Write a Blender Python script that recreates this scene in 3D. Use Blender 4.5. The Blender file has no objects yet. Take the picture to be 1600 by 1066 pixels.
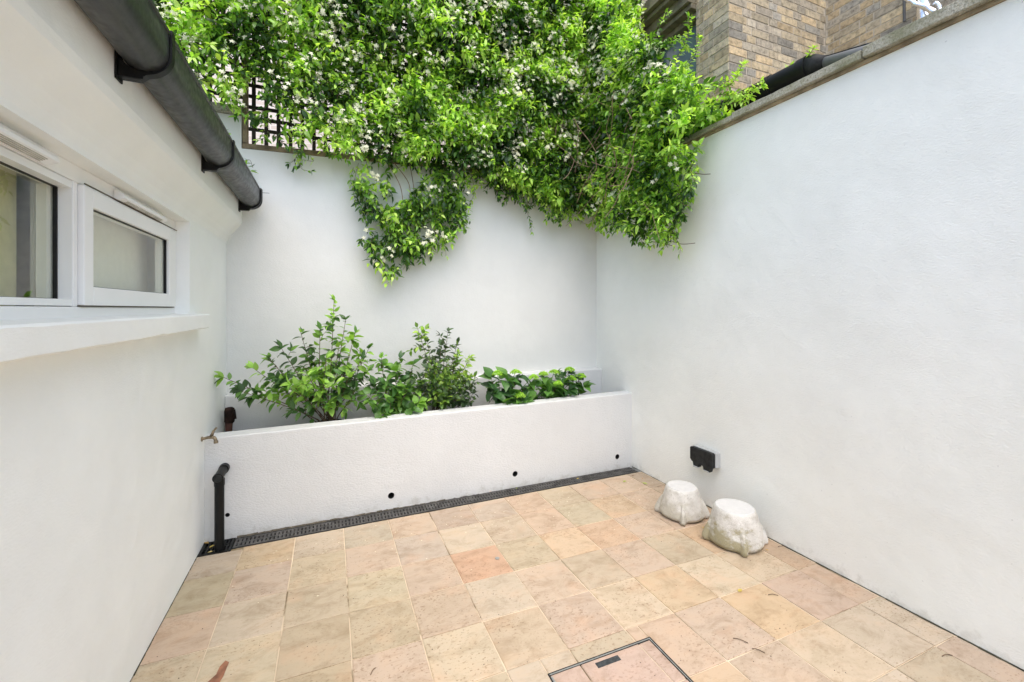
import bpy, bmesh, math, random
import numpy as np
from mathutils import Vector, Matrix, noise
R = math.radians
S = bpy.context.scene
C = S.collection
rng = np.random.default_rng(7)
random.seed(7)

# ---------------- camera, world, sun, exposure ----------------
YAW = math.atan(285/680)
cd = bpy.data.cameras.new('camera'); cam = bpy.data.objects.new('camera', cd); C.objects.link(cam)
cam.location = (0, 0, 1.5); cam.rotation_euler = (R(90), 0, -YAW)
cd.sensor_width = 36; cd.lens = 36*680/1600; cd.shift_y = -(533-483)/1600
cd.clip_start = .02; cd.clip_end = 500
S.camera = cam
SUN_EL, SUN_AZ = R(66), R(184)
w = bpy.data.worlds.new('World'); S.world = w; w.use_nodes = True
nt = w.node_tree; bg = nt.nodes['Background']
sky = nt.nodes.new('ShaderNodeTexSky'); sky.sky_type = 'NISHITA'; sky.sun_disc = False
sky.sun_elevation = SUN_EL; sky.sun_rotation = SUN_AZ; sky.air_density = 1.0; sky.dust_density = 3.0; sky.ozone_density = .6
nt.links.new(sky.outputs[0], bg.inputs[0]); bg.inputs[1].default_value = 0.15
sd = bpy.data.lights.new('sun', 'SUN'); sd.energy = 0.6; sd.angle = R(75); sd.color = (1, .985, .96)
sun = bpy.data.objects.new('sun', sd); C.objects.link(sun)
d = Vector((math.sin(SUN_AZ)*math.cos(SUN_EL), math.cos(SUN_AZ)*math.cos(SUN_EL), math.sin(SUN_EL)))
sun.rotation_euler = d.to_track_quat('Z', 'Y').to_euler()
S.view_settings.view_transform = 'Standard'; S.view_settings.look = 'None'
S.view_settings.exposure = 1.33; S.view_settings.gamma = 1
S.cycles.max_bounces = 10; S.cycles.diffuse_bounces = 6; S.cycles.transparent_max_bounces = 12

# ---------------- materials ----------------
def lin(r, g, b):
    f = lambda c: (c/255/12.92) if c/255 <= .04045 else ((c/255+.055)/1.055)**2.4
    return (f(r), f(g), f(b), 1)
class NT:
    def __init__(s, name):
        s.m = bpy.data.materials.new(name); s.m.use_nodes = True; s.t = s.m.node_tree
        s.p = s.t.nodes['Principled BSDF']; s.out = s.t.nodes['Material Output']
        s.tc = s.n('ShaderNodeTexCoord').outputs['Object']
    def n(s, ty, **k):
        nd = s.t.nodes.new(ty)
        for a, b in k.items(): setattr(nd, a, b)
        return nd
    def l(s, a, b): s.t.links.new(a, b)
    def noise(s, scale, detail=4, rough=.5, vec=None, dist=0):
        n = s.n('ShaderNodeTexNoise'); n.inputs['Scale'].default_value = scale; n.inputs['Detail'].default_value = detail
        n.inputs['Roughness'].default_value = rough; n.inputs['Distortion'].default_value = dist
        s.l(vec or s.tc, n.inputs['Vector']); return n.outputs['Fac']
    def stretch(s, sc):
        m = s.n('ShaderNodeMapping'); m.inputs['Scale'].default_value = sc; s.l(s.tc, m.inputs['Vector']); return m.outputs[0]
    def ramp(s, fac, stops):
        r = s.n('ShaderNodeValToRGB'); e = r.color_ramp.elements
        while len(e) < len(stops): e.new(.5)
        for i, (p, c) in enumerate(stops): e[i].position = p; e[i].color = c if len(c) == 4 else (*c, 1)
        s.l(fac, r.inputs[0]); return r.outputs[0]
    def mix(s, fac, a, b, mode='MIX'):
        m = s.n('ShaderNodeMix', data_type='RGBA', blend_type=mode)
        for v, i in ((fac, 0), (a, 6), (b, 7)):
            if isinstance(v, (int, float, tuple)): m.inputs[i].default_value = v
            else: s.l(v, m.inputs[i])
        return m.outputs[2]
    def bump(s, h, strength, dist, prev=None):
        b = s.n('ShaderNodeBump'); b.inputs['Strength'].default_value = strength; b.inputs['Distance'].default_value = dist
        s.l(h, b.inputs['Height'])
        if prev is not None: s.l(prev, b.inputs['Normal'])
        return b.outputs[0]
    def set(s, **k):
        for a, v in k.items():
            i = s.p.inputs[a.replace('_', ' ')]
            if isinstance(v, (int, float, tuple)): i.default_value = v
            else: s.l(v, i)
        return s.m
W_ = lambda v: (v, v, v, 1)

def render_mat(name, col, grain=.35, spots=.0, big=.3, dirt=0):
    t = NT(name)
    v = t.stretch((1, 1, 2.2))
    h = t.bump(t.noise(1.6, 3), big, .05)
    h = t.bump(t.noise(14, 3), .12, .02, h)
    h = t.bump(t.noise(70, 4, .62, v), grain, .010, h)
    c = t.ramp(t.noise(2.2, 5, .6), [(.28, tuple(x*.93 for x in col)), (.66, col)])
    sp = t.ramp(t.noise(70, 2, .4), [(.0, W_(1)), (.765, W_(1)), (.79, W_(0))])
    c = t.mix(spots, c, t.mix(1.0, c, sp, 'MULTIPLY'))
    if dirt:
        sx = t.n('ShaderNodeSeparateXYZ'); t.l(t.tc, sx.inputs[0]); ad = t.n('ShaderNodeMath', operation='MULTIPLY_ADD'); t.l(sx.outputs[2], ad.inputs[0]); ad.inputs[1].default_value = 3.2; t.l(t.noise(16, 5, .7), ad.inputs[2])
        c = t.mix(t.ramp(ad.outputs[0], [(.44, W_(dirt)), (.62, W_(0))]), c, (.26, .24, .17, 1))
    return t.set(Base_Color=c, Roughness=.62, Normal=h)
M = {}
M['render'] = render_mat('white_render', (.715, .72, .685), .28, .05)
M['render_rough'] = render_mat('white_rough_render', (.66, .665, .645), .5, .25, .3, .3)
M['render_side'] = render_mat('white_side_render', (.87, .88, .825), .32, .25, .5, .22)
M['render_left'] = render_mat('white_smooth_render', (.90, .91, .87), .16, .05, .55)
def plain(name, col, rough=.5, metal=0, bump=0, bs=60, var=.1, spec=.5):
    t = NT(name)
    c = t.ramp(t.noise(bs*.3, 4), [(.3, tuple(x*(1-var) for x in col[:3])), (.7, tuple(min(1, x*(1+var)) for x in col[:3]))])
    k = dict(Base_Color=c, Roughness=rough, Metallic=metal)
    if bump: k['Normal'] = t.bump(t.noise(bs, 4), bump, .005)
    t.p.inputs['Specular IOR Level'].default_value = .22 if 'black' in name else spec
    return t.set(**k)
M['upvc'] = plain('white_window_frame', (.84, .835, .81), .35, 0, .05, 20, .02)
M['gasket'] = plain('black_gasket', (.015, .015, .015), .5)
M['black'] = plain('black_plastic', (.008, .0085, .008), .42, 0, .08, 30, .3)
M['blackmatte'] = plain('black_dusty_plastic', (.018, .019, .018), .6, 0, .3, 90, .5)
M['vent'] = plain('vent_grille', (.42, .40, .34), .6, 0, .2, 60, .3)
M['dark'] = plain('dark_void', (.008, .008, .007), .9)
M['room'] = plain('pale_room_wall', (.75, .74, .68), .8)
M['backing'] = plain('olive_pane_backing', (.62, .58, .36), .9, 0, .1, 100, .08)  # olive colour chosen to give the left pane its greenish cast
M['pale_backing'] = plain('pale_backing_sheet', (.86, .85, .80), .9, 0, .1, 100, .03)
M['wood'] = plain('weathered_timber', (.22, .17, .105), .85, 0, .6, 40, .5)
M['trellis'] = plain('dark_stained_timber', (.028, .022, .017), .8, 0, .3, 60, .3)
M['soil'] = plain('dark_soil', (.045, .032, .022), .95, 0, 1.0, 50, .6)
M['rust'] = plain('rusty_iron', (.09, .035, .022), .8, 0, .8, 50, .7)
M['brass'] = plain('dull_brass', (.24, .19, .12), .5, .55, .4, 120, .5)
M['greyplastic'] = plain('grey_socket_plastic', (.42, .43, .42), .45, 0, .05, 60, .08)
M['steel'] = plain('galvanised_steel', (.45, .45, .42), .45, .7, .3, 60, .2)
M['foil'] = plain('crumpled_foil', (.85, .86, .88), .22, 1.0, 1.0, 25, .05)
M['bark'] = plain('brown_twig', (.13, .085, .05), .85, 0, .4, 90, .4)
M['barklight'] = plain('dry_pale_twig', (.24, .17, .11), .85, 0, .4, 90, .4)
M['moss'] = plain('mossy_joint', (.055, .05, .03), .95, 0, .8, 60, .6)
M['ground'] = plain('ground_paving', (.25, .23, .2), .9, 0, .3, 4, .2)
M['slate'] = plain('grey_slate', (.08, .085, .09), .7, 0, .3, 20, .2)

t = NT('pvc_gutter')       # black plastic gutter weathered to grey with green algae streaks
v = t.stretch((7, .8, 7))
c = t.ramp(t.noise(3, 5, .6, v), [(.3, (.016, .017, .017)), (.55, (.038, .04, .039)), (.75, (.085, .085, .082))])
c = t.mix(t.ramp(t.noise(5, 4, .6, t.stretch((5, .7, 5))), [(.58, W_(0)), (.72, W_(.7))]), c, (.03, .055, .02, 1))
M['gutter'] = t.set(Base_Color=c, Roughness=t.ramp(t.noise(40, 4), [(.3, W_(.28)), (.7, W_(.5))]), Normal=t.bump(t.noise(90, 3), .15, .002))

t = NT('mossy_concrete_coping')
c = t.ramp(t.noise(85, 6, .8), [(.32, (.11, .105, .08)), (.46, (.38, .36, .28)), (.68, (.66, .63, .53))])
c = t.mix(t.ramp(t.noise(7, 4), [(.4, W_(0)), (.65, W_(.6))]), c, (.16, .17, .07, 1))
M['coping'] = t.set(Base_Color=c, Roughness=.95, Normal=t.bump(t.noise(120, 4, .7), .9, .01))

t = NT('sandstone_tile')
a = t.n('ShaderNodeVertexColor', layer_name='Col').outputs[0]
sc_ = t.n('ShaderNodeVectorMath', operation='SCALE'); t.l(a, sc_.inputs[0]); sc_.inputs['Scale'].default_value = 160
ad_ = t.n('ShaderNodeVectorMath', operation='ADD'); t.l(t.tc, ad_.inputs[0]); t.l(sc_.outputs[0], ad_.inputs[1]); t.tc = ad_.outputs[0]
v = t.stretch((1, 1.6, 1))
m1 = t.ramp(t.noise(4.5, 6, .62, v, .6), [(.28, (.86, .85, .81)), (.5, (1, 1, 1)), (.72, (1.06, 1.01, .96))])
c = t.mix(1.0, a, m1, 'MULTIPLY')
m2 = t.ramp(t.noise(6.5, 8, .76, v, .7), [(.34, (.66, .60, .52)), (.52, (1, 1, 1))])
c = t.mix(.75, c, m2, 'MULTIPLY') if False else t.mix(1.0, c, t.mix(.65, (1, 1, 1, 1), m2), 'MULTIPLY')
m3 = t.ramp(t.noise(62, 4, .68, t.stretch((1, 1.5, 1))), [(.0, (.50, .44, .38)), (.36, (.60, .53, .46)), (.43, (1, 1, 1))])
msk = t.ramp(t.noise(3.2, 3), [(.42, W_(.1)), (.60, W_(1))])
c = t.mix(1.0, c, t.mix(msk, (1, 1, 1, 1), m3), 'MULTIPLY')
m4 = t.ramp(t.noise(3.7, 4, .6), [(.56, W_(0)), (.75, W_(.28))])
c = t.mix(m4, c, (.62, .35, .20, 1))
h = t.bump(t.noise(6, 5, .6), .25, .01); h = t.bump(t.noise(70, 5, .7), .28, .003, h)
M['tile'] = t.set(Base_Color=c, Roughness=t.ramp(t.noise(20, 4), [(.3, W_(.55)), (.7, W_(.8))]), Normal=h)
t = NT('grout')
c = t.ramp(t.noise(2.3, 4, .7), [(.37, (.20, .15, .08)), (.45, (.58, .47, .33)), (.7, (.78, .66, .48))])
M['grout'] = t.set(Base_Color=c, Roughness=.95, Normal=t.bump(t.noise(150, 3), .5, .003))
t = NT('stock_brick')
a = t.n('ShaderNodeVertexColor', layer_name='Col').outputs[0]
m1 = t.ramp(t.noise(22, 6, .7), [(.3, (.42, .40, .39)), (.5, (1, 1, 1)), (.75, (1.4, 1.36, 1.28))])
c = t.mix(1.0, a, m1, 'MULTIPLY')
M['brick'] = t.set(Base_Color=c, Roughness=.92, Normal=t.bump(t.noise(80, 5, .7), .8, .006))
M['mortar'] = plain('pale_mortar', (.55, .48, .37), .95, 0, .6, 90, .15)
t = NT('pale_brick')
br = t.n('ShaderNodeTexBrick'); br.inputs['Scale'].default_value = 4.4; br.inputs['Mortar Size'].default_value = .02
br.inputs['Color1'].default_value = (.70, .60, .52, 1); br.inputs['Color2'].default_value = (.80, .72, .64, 1); br.inputs['Mortar'].default_value = (.84, .80, .74, 1)
mp = t.n('ShaderNodeMapping'); mp.inputs['Rotation'].default_value = (R(90), 0, 0); t.l(t.tc, mp.inputs[0]); t.l(mp.outputs[0], br.inputs['Vector'])
M['palebrick'] = t.set(Base_Color=br.outputs[0], Roughness=.9)
t = NT('weathered_white_stone')
c = t.ramp(t.noise(9, 6, .65), [(.35, (.50, .47, .40)), (.6, (.74, .72, .66))])
c = t.mix(t.ramp(t.noise(5, 5, .7), [(.55, W_(0)), (.70, W_(.75))]), c, (.27, .24, .12, 1))
c = t.mix(t.ramp(t.noise(75, 3), [(.60, W_(0)), (.68, W_(.6))]), c, (.22, .20, .16, 1))
M['stone'] = t.set(Base_Color=c, Roughness=.95, Normal=t.bump(t.noise(90, 5, .75), .9, .008))
M['stonetop'] = plain('clean_white_stone', (.62, .61, .58), .9, 0, .4, 80, .05)

def glass_mat(name, tint, amb=1.0):
    t = NT(name)
    g = t.n('ShaderNodeBsdfGlossy'); g.inputs['Roughness'].default_value = .015
    tr = t.n('ShaderNodeBsdfTransparent'); tr.inputs[0].default_value = tint
    f = t.n('ShaderNodeFresnel'); f.inputs[0].default_value = 2.0
    mx = t.n('ShaderNodeMixShader'); gm = t.n('ShaderNodeNewGeometry'); iv = t.n('ShaderNodeMath', operation='SUBTRACT'); iv.inputs[0].default_value = 1; t.l(gm.outputs['Backfacing'], iv.inputs[1]); mu = t.n('ShaderNodeMath', operation='MULTIPLY'); t.l(f.outputs[0], mu.inputs[0]); t.l(iv.outputs[0], mu.inputs[1]); t.l(mu.outputs[0], mx.inputs[0]); t.l(tr.outputs[0], mx.inputs[1]); t.l(g.outputs[0], mx.inputs[2])
    t.l(mx.outputs[0], t.out.inputs[0]); return t.m
M['glass'] = glass_mat('window_glass', (.96, .97, .93, 1))
M['bayglass'] = plain('bluish_bay_glass', (.16, .22, .25), .08, 0, 0, 5, .3)

def leaf_mat(name, rough=.34, trans=.38, tcol=(1.5, 1.7, .55)):
    t = NT(name)
    a = t.n('ShaderNodeVertexColor', layer_name='Col').outputs[0]
    t.p.inputs['Roughness'].default_value = rough; t.l(a, t.p.inputs['Base Color'])
    t.p.inputs['Specular IOR Level'].default_value = .45
    tr = t.n('ShaderNodeBsdfTranslucent'); t.l(t.mix(1.0, a, (*tcol, 1), 'MULTIPLY'), tr.inputs[0])
    mx = t.n('ShaderNodeMixShader'); mx.inputs[0].default_value = trans
    t.l(t.p.outputs[0], mx.inputs[1]); t.l(tr.outputs[0], mx.inputs[2]); t.l(mx.outputs[0], t.out.inputs[0]); return t.m
M['leaf'] = leaf_mat('jasmine_leaf'); M['shrubleaf'] = leaf_mat('shrub_leaf', .38, .28)
M['petal'] = leaf_mat('white_petal', .6, .3, (1, 1, 1)); M['lime'] = leaf_mat('lime_flower_head', .7, .3, (1.2, 1.3, .6))
M['deadleaf'] = leaf_mat('fallen_leaf', .6, .1)

# ---------------- mesh helpers ----------------
class MB:
    def __init__(s): s.v = []; s.f = []; s.c = []; s.mi = []; s.m = 0; s.col = None
    def add(s, vs, fs):
        o = len(s.v); s.v += [tuple(x) for x in vs]; s.f += [tuple(i+o for i in f) for f in fs]
        s.mi += [s.m]*len(fs)
        if s.col is not None: s.c += [s.col]*len(vs)
    def box(s, x0, x1, y0, y1, z0, z1):
        s.hexa([(x0, y0, z0), (x1, y0, z0), (x1, y1, z0), (x0, y1, z0), (x0, y0, z1), (x1, y0, z1), (x1, y1, z1), (x0, y1, z1)])
    def hexa(s, p):
        s.add(p, [(0, 3, 2, 1), (4, 5, 6, 7), (0, 1, 5, 4), (1, 2, 6, 5), (2, 3, 7, 6), (3, 0, 4, 7)])
    def prism(s, prof, y0, y1):      # closed profile of (x,z), counter-clockwise seen from -Y
        n = len(prof); vs = [(x, y0, z) for x, z in prof]+[(x, y1, z) for x, z in prof]
        s.add(vs, [tuple(range(n)), tuple(range(2*n-1, n-1, -1))]+[((i+1) % n, i, n+i, n+(i+1) % n) for i in range(n)])
    def tube(s, pts, r, n=8, cap=True):
        pts = [Vector(p) for p in pts]; rr = r if isinstance(r, (list, tuple)) else [r]*len(pts)
        vs = []; up = None
        for i, p in enumerate(pts):
            d = (pts[min(i+1, len(pts)-1)]-pts[max(i-1, 0)])
            d = d.normalized() if d.length > 1e-9 else Vector((0, 0, 1))
            if up is None: up = d.orthogonal().normalized()
            a = up-d*up.dot(d); a = a.normalized() if a.length > 1e-6 else d.orthogonal().normalized(); up = a; b = d.cross(a)
            vs += [p+(a*math.cos(2*math.pi*k/n)+b*math.sin(2*math.pi*k/n))*rr[i] for k in range(n)]
        fs = [(i*n+k, i*n+(k+1) % n, (i+1)*n+(k+1) % n, (i+1)*n+k) for i in range(len(pts)-1) for k in range(n)]
        if cap: fs += [tuple(range(n-1, -1, -1)), tuple((len(pts)-1)*n+k for k in range(n))]
        s.add(vs, fs)
    def build(s, name, mats, parent=None, smooth=False, bevel=0, loc=None, autosmooth=False):
        me = bpy.data.meshes.new(name); me.from_pydata(s.v, [], s.f)
        for m in (mats if isinstance(mats, list) else [mats]): me.materials.append(m)
        if any(s.mi): me.polygons.foreach_set('material_index', s.mi)
        if s.c:
            ca = me.color_attributes.new('Col', 'FLOAT_COLOR', 'POINT'); ca.data.foreach_set('color', np.array(s.c, float).reshape(-1))
        if smooth: me.polygons.foreach_set('use_smooth', [True]*len(me.polygons))
        if autosmooth: me.set_sharp_from_angle(angle=R(35)) if hasattr(me, 'set_sharp_from_angle') else None
        me.update()
        o = bpy.data.objects.new(name, me); C.objects.link(o)
        if parent: o.parent = parent; o.matrix_parent_inverse = Matrix.Translation(parent.location).inverted()
        if bevel:
            b = o.modifiers.new('bevel', 'BEVEL'); b.width = bevel; b.segments = 3; b.limit_method = 'ANGLE'
        return o
def tag(o, label=None, cat=None, group=None, kind=None):
    for k, v in (('label', label), ('category', cat), ('group', group), ('kind', kind)):
        if v: o[k] = v
    return o
def thing(name, label, cat, loc=(0, 0, 0), group=None):
    o = bpy.data.objects.new(name, None); C.objects.link(o); o.location = loc; o.empty_display_size = .1
    return tag(o, label, cat, group)
def wob(p, f=3, a=.01, seed=0):
    v = noise.noise_vector(Vector(p)*f+Vector((seed, 0, 0))); return Vector(p)+v*a

def grid_quad(mb, fn, nu, nv):
    vs = [fn(i/nu, j/nv) for j in range(nv+1) for i in range(nu+1)]
    mb.add(vs, [(j*(nu+1)+i, j*(nu+1)+i+1, (j+1)*(nu+1)+i+1, (j+1)*(nu+1)+i) for j in range(nv) for i in range(nu)])

# ---------------- ground and patio ----------------
g = MB(); g.box(-150, 150, -150, 150, -.3, -.06); tag(g.build('ground', M['ground']), kind='structure')
g = MB(); g.box(-.76, 2.68, -1.6, 3.1655, -.05, -.0045); g.hexa([(-.567, 3.1655, -.05), (2.68, 3.1655, -.05), (2.68, 3.25, -.05), (-.567, 3.189, -.05), (-.567, 3.1655, -.0045), (2.68, 3.1655, -.0045), (2.68, 3.25, -.0045), (-.567, 3.189, -.0045)]); tag(g.build('patio_bedding', M['grout']), kind='structure')
XJ = [-.742, -.50, -.206, .088, .386, .677, .974, 1.276, 1.567, 1.873, 2.18, 2.487, 2.648]
YJ = [-1.4, -1.1, -.79, -.48, -.17, .14, .445, .75, 1.058, 1.358, 1.675, 1.982, 2.295, 2.60, 2.915, 3.20]
pal = [lin(226, 204, 174), lin(222, 196, 172), lin(214, 196, 164), lin(228, 196, 160), lin(218, 192, 170), lin(205, 188, 160), lin(224, 206, 182), lin(221, 190, 164)]
over = {(5, 11): lin(222, 180, 148), (3, 11): lin(218, 204, 172), (0, 12): lin(196, 182, 148), (3, 10): lin(208, 190, 158), (8, 11): lin(226, 186, 152), (6, 12): lin(214, 194, 170),
        (8, 12): lin(208, 194, 164), (10, 10): lin(226, 190, 152), (9, 9): lin(232, 214, 184), (10, 8): lin(216, 186, 166), (11, 8): lin(214, 184, 160), (11, 10): lin(204, 172, 142), (11, 9): lin(196, 164, 134),
        (7, 10): lin(206, 186, 160), (8, 9): lin(230, 200, 160), (5, 13): lin(198, 176, 160), (6, 9): lin(216, 190, 170), (5, 9): lin(222, 198, 168), (2, 9): lin(202, 182, 148), (2, 10): lin(206, 186, 154),
        (1, 10): lin(220, 204, 172), (0, 13): lin(206, 190, 170), (1, 12): lin(208, 186, 168), (1, 13): lin(222, 196, 158), (4, 12): lin(214, 196, 180), (1, 9): lin(214, 176, 138), (0, 9): lin(210, 180, 156),
        (3, 13): lin(206, 194, 172), (6, 13): lin(200, 182, 166), (9, 8): lin(226, 192, 148), (11, 12): lin(200, 176, 152), (11, 13): lin(184, 164, 142), (4, 9): lin(224, 206, 176), (4, 10): lin(206, 182, 158)}
COVER = (.83, 1.345, 1.06, 1.59)
def sub(r, c):
    x0, x1, y0, y1 = r; a0, a1, b0, b1 = c
    if x1 <= a0 or x0 >= a1 or y1 <= b0 or y0 >= b1: return [r], None
    out = []
    if x0 < a0: out.append((x0, a0, y0, y1)); x0 = a0
    if x1 > a1: out.append((a1, x1, y0, y1)); x1 = a1
    if y0 < b0: out.append((x0, x1, y0, b0)); y0 = b0
    if y1 > b1: out.append((x0, x1, b1, y1)); y1 = b1
    return out, (x0, x1, y0, y1)
pat = MB(); cov = MB()
def tile(mb, r, col, ro):
    x0, x1, y0, y1 = r; gp = .0027
    if x1-x0 < .012 or y1-y0 < .012: return
    j = lambda: ro.uniform(-.0016, .0016)
    dz = ro.uniform(-.0012, .0012)
    P = [(x0+gp+j(), y0+gp+j()), (x1-gp+j(), y0+gp+j()), (x1-gp+j(), y1-gp+j()), (x0+gp+j(), y1-gp+j())]
    cx = (x0+x1)/2; cy = (y0+y1)/2; e = .004
    top = [(x+e*(1 if x < cx else -1), y+e*(1 if y < cy else -1), dz+ro.uniform(-.0006, .0006)) for x, y in P]
    mid = [(x, y, dz-.002) for x, y in P]; bot = [(x, y, -.03) for x, y in P]
    mb.col = col
    fs = [(0, 1, 2, 3)]
    for a in (0, 4):
        fs += [(a+4+i, a+4+(i+1) % 4, a+(i+1) % 4, a+i) for i in range(4)]
    mb.add(top+mid+bot, fs)
for i in range(len(XJ)-1):
    for j in range(len(YJ)-1):
        ro = random.Random(i*97+j*13)
        base = over.get((i, j-1)) or pal[ro.randrange(len(pal))]
        k = ro.uniform(.96, 1.03); mn = lin(218, 199, 170); bl = .85 if (i, j) == (5, 12) else .6; col = tuple(min(1, (m_*(1-bl)+x*bl)*k*.69) for x, m_ in zip(base[:3], mn))+(1,)
        y1 = YJ[j+1]
        r = (XJ[i], XJ[i+1], YJ[j], y1)
        if j == len(YJ)-2: r = (XJ[i], XJ[i+1], YJ[j], 3.185+.06*(XJ[i]+.57)/3.2) if i > 0 else (XJ[i], XJ[i+1], YJ[j], 3.165)
        rs, inn = sub(r, COVER)
        for q in rs: tile(pat, q, col, ro)
        if inn: tile(cov, inn, tuple(x*.66 for x in lin(222, 194, 174)[:3])+(1,), ro)
patio = tag(pat.build('patio_paving', M['tile']), kind='structure')
# stretch of delaminated brown stone on one slab (surface mark)
mb = MB(); ps = [(.0, .0), (.055, .02), (.075, .09), (.082, .16), (.066, .175), (.05, .15), (.045, .11), (.02, .08), (.008, .05)]
ps = [(-.472+x*.95, 2.0+y*1.05) for x, y in ps]
mb.add([(x, y, .0016) for x, y in ps]+[(x, y, -.001) for x, y in ps], [tuple(range(len(ps)))]+[(i+9, (i+1) % 9+9, (i+1) % 9, i) for i in range(9)])
mb.build('flaked_patch', plain('flaked_brown_stone', (.22, .095, .05), .8, 0, .7, 60, .5), patio)
# mossy gap along right wall
mb = MB()
for i in range(70):
    y = -1.4+i*.07; rr = random.uniform(.006, .014)
    mb.add([(2.664, y, .003), (2.664-rr, y, -.002), (2.664-random.uniform(.006, .014), y+.071, -.002), (2.664, y+.071, .003)], [(0, 1, 2, 3)])
for i in range(60):
    y = -.4+i*.06; rr = random.uniform(.003, .008)
    mb.add([(-.744, y, .002), (-.744+rr, y, -.001), (-.744+random.uniform(.003, .008), y+.061, -.001), (-.744, y+.061, .002)], [(3, 2, 1, 0)])
tag(mb.build('wall_foot_moss', M['moss']), kind='stuff', label='dark mossy dirt line along the foot of the white walls', cat='moss')

# ---------------- tiled manhole cover ----------------
mc = thing('manhole_cover', 'paved inspection cover edged by thin dark metal lines at the bottom of the patio', 'manhole cover', (1.09, 1.33, 0))
cov.build('paving_inset', M['tile'], mc)
x0, x1, y0, y1 = COVER
mb = MB()
mb.box(x0-.004, x1+.004, y1-.002, y1+.001, -.02, .0030); mb.box(x1+.001, x1+.004, y0, y1-.002, -.02, .0030); mb.box(x0-.004, x0-.001, y0, y1-.002, -.02, .0030)
mb.box(x0, x1-.009, y1-.012, y1-.009, -.02, .0024); mb.box(x1-.009, x1-.006, y0, y1-.009, -.02, .0024)
mb.build('frame', M['blackmatte'], mc)
mb = MB(); mb.box(x0+.002, x1, y1-.0088, y1-.0022, -.02, .0018); mb.box(x1-.0058, x1-.001, y0, y1-.009, -.02, .0018); mb.box(x0+.0, x0+.008, y0, y1-.017, -.02, .0026)
mb.build('rim', M['steel'], mc)
mb = MB(); mb.box(1.035, 1.15, 1.535, 1.562, -.01, .0030); mb.build('keyhole_plate', plain('dark_pitted_metal', (.045, .05, .05), .7, .2, .8, 200, .5), mc, bevel=.002)
for gx in (.86, 1.0, 1.18, 1.3):
    pass
# ---------------- left outbuilding ----------------
WX = -.742
ob = thing('outbuilding', 'white rendered outbuilding with ribbon window and black gutter on the left', 'building', (WX, 1.5, 0))
prof_low = [(-.99, -.05), (WX, -.05), (WX, 1.385), (-.99, 1.385)]
mb = MB(); mb.prism(prof_low, -1.2, 4.0); mb.box(-.99, WX, 3.02, 4.0, 1.385, 2.0); mb.box(-.99, WX, -1.2, -.3, 1.385, 2.0)
mb.prism([(-.99, 2.0), (WX, 2.0), (-.739, 2.02), (-.726, 2.05), (-.705, 2.085), (-.682, 2.115), (-.660, 2.142), (-.643, 2.165), (-.635, 2.195), (-.634, 2.46), (-.99, 2.46)], -1.2, 4.0)
mb.build('wall', M['render_left'], ob)
# sill with hand-finished uneven lower edge
mb = MB()
n = 60; vs = []
for i in range(n+1):
    y = -.3+(3.15+.3)*i/n
    k = noise.noise(Vector((y*5, 0, 0)))*.006+noise.noise(Vector((y*16, 3, 0)))*.003
    k2 = noise.noise(Vector((y*9, 8, 0)))*.003
    zt = 1.455+.012*(y/3.15); zb = 1.372+.014*(y/3.15)
    vs += [(-.86, y, zt+.012), (-.678, y, zt+.003), (-.671+k2*.5, y, zt-.004+k2), (-.672+k*.3, y, zb+.006+k), (-.680, y, zb+k), (-.741, y, zb+.002)]
fs = [(i*6+k, i*6+k+1, (i+1)*6+k+1, (i+1)*6+k) for i in range(n) for k in range(5)]
fs += [tuple(range(5, -1, -1)), tuple(n*6+k for k in range(6))]
mb.add(vs, fs); mb.build('window_sill', M['render_left'], ob, bevel=0)
mb = MB(); mb.box(-.755, -.735, 3.0, 3.02, 1.5, 1.5001)
# windows
FX = -.81
def win(y0, y1, z0, z1, px, fr_w, gx, name_lbl):
    """frame face at x=px, glass at gx; ring of four rails"""
    fr = MB()
    a, b, c_, d_ = fr_w                                      # left,right,bottom,top rails
    fr.box(px-.06, px, y0, y0+a, z0, z1); fr.box(px-.06, px, y1-b, y1, z0, z1)
    fr.box(px-.06, px-.0, y0+a, y1-b, z0, z0+c_); fr.box(px-.06, px-.0, y0+a, y1-b, z1-d_, z1)
    f = fr.build('window', M['upvc'], ob, bevel=.004); f['label'] = name_lbl
    gk = MB(); e = .0035; Y0, Y1, Z0, Z1 = y0+a, y1-b, z0+c_, z1-d_
    gk.box(gx-.004, gx+.007, Y0, Y0+e, Z0, Z1); gk.box(gx-.004, gx+.007, Y1-e*1.6, Y1, Z0, Z1)
    gk.box(gx-.004, gx+.007, Y0+e, Y1-e*1.6, Z0, Z0+e*.7); gk.box(gx-.004, gx+.007, Y0+e, Y1-e*1.6, Z1-e*.7, Z1)
    gk.build('gasket', M['gasket'], f)
    p = MB(); p.box(gx-.003, gx, Y0+.001, Y1-.001, Z0+.001, Z1-.001); p.build('pane', M['glass'], f)
    bd = MB(); X = gx-.004                                     # inner glazing bead and spacer seen through glass
    bd.box(X-.03, X-.004, Y1-.03, Y1-.009, Z0, Z1)
    bd.build('inner_bead', M['upvc'], f); bd = MB(); bd.box(X-.03, X-.004, Y0, Y0+.02, Z0, Z1); bd.build('inner_bead', M['upvc'], f)
    return f
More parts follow.
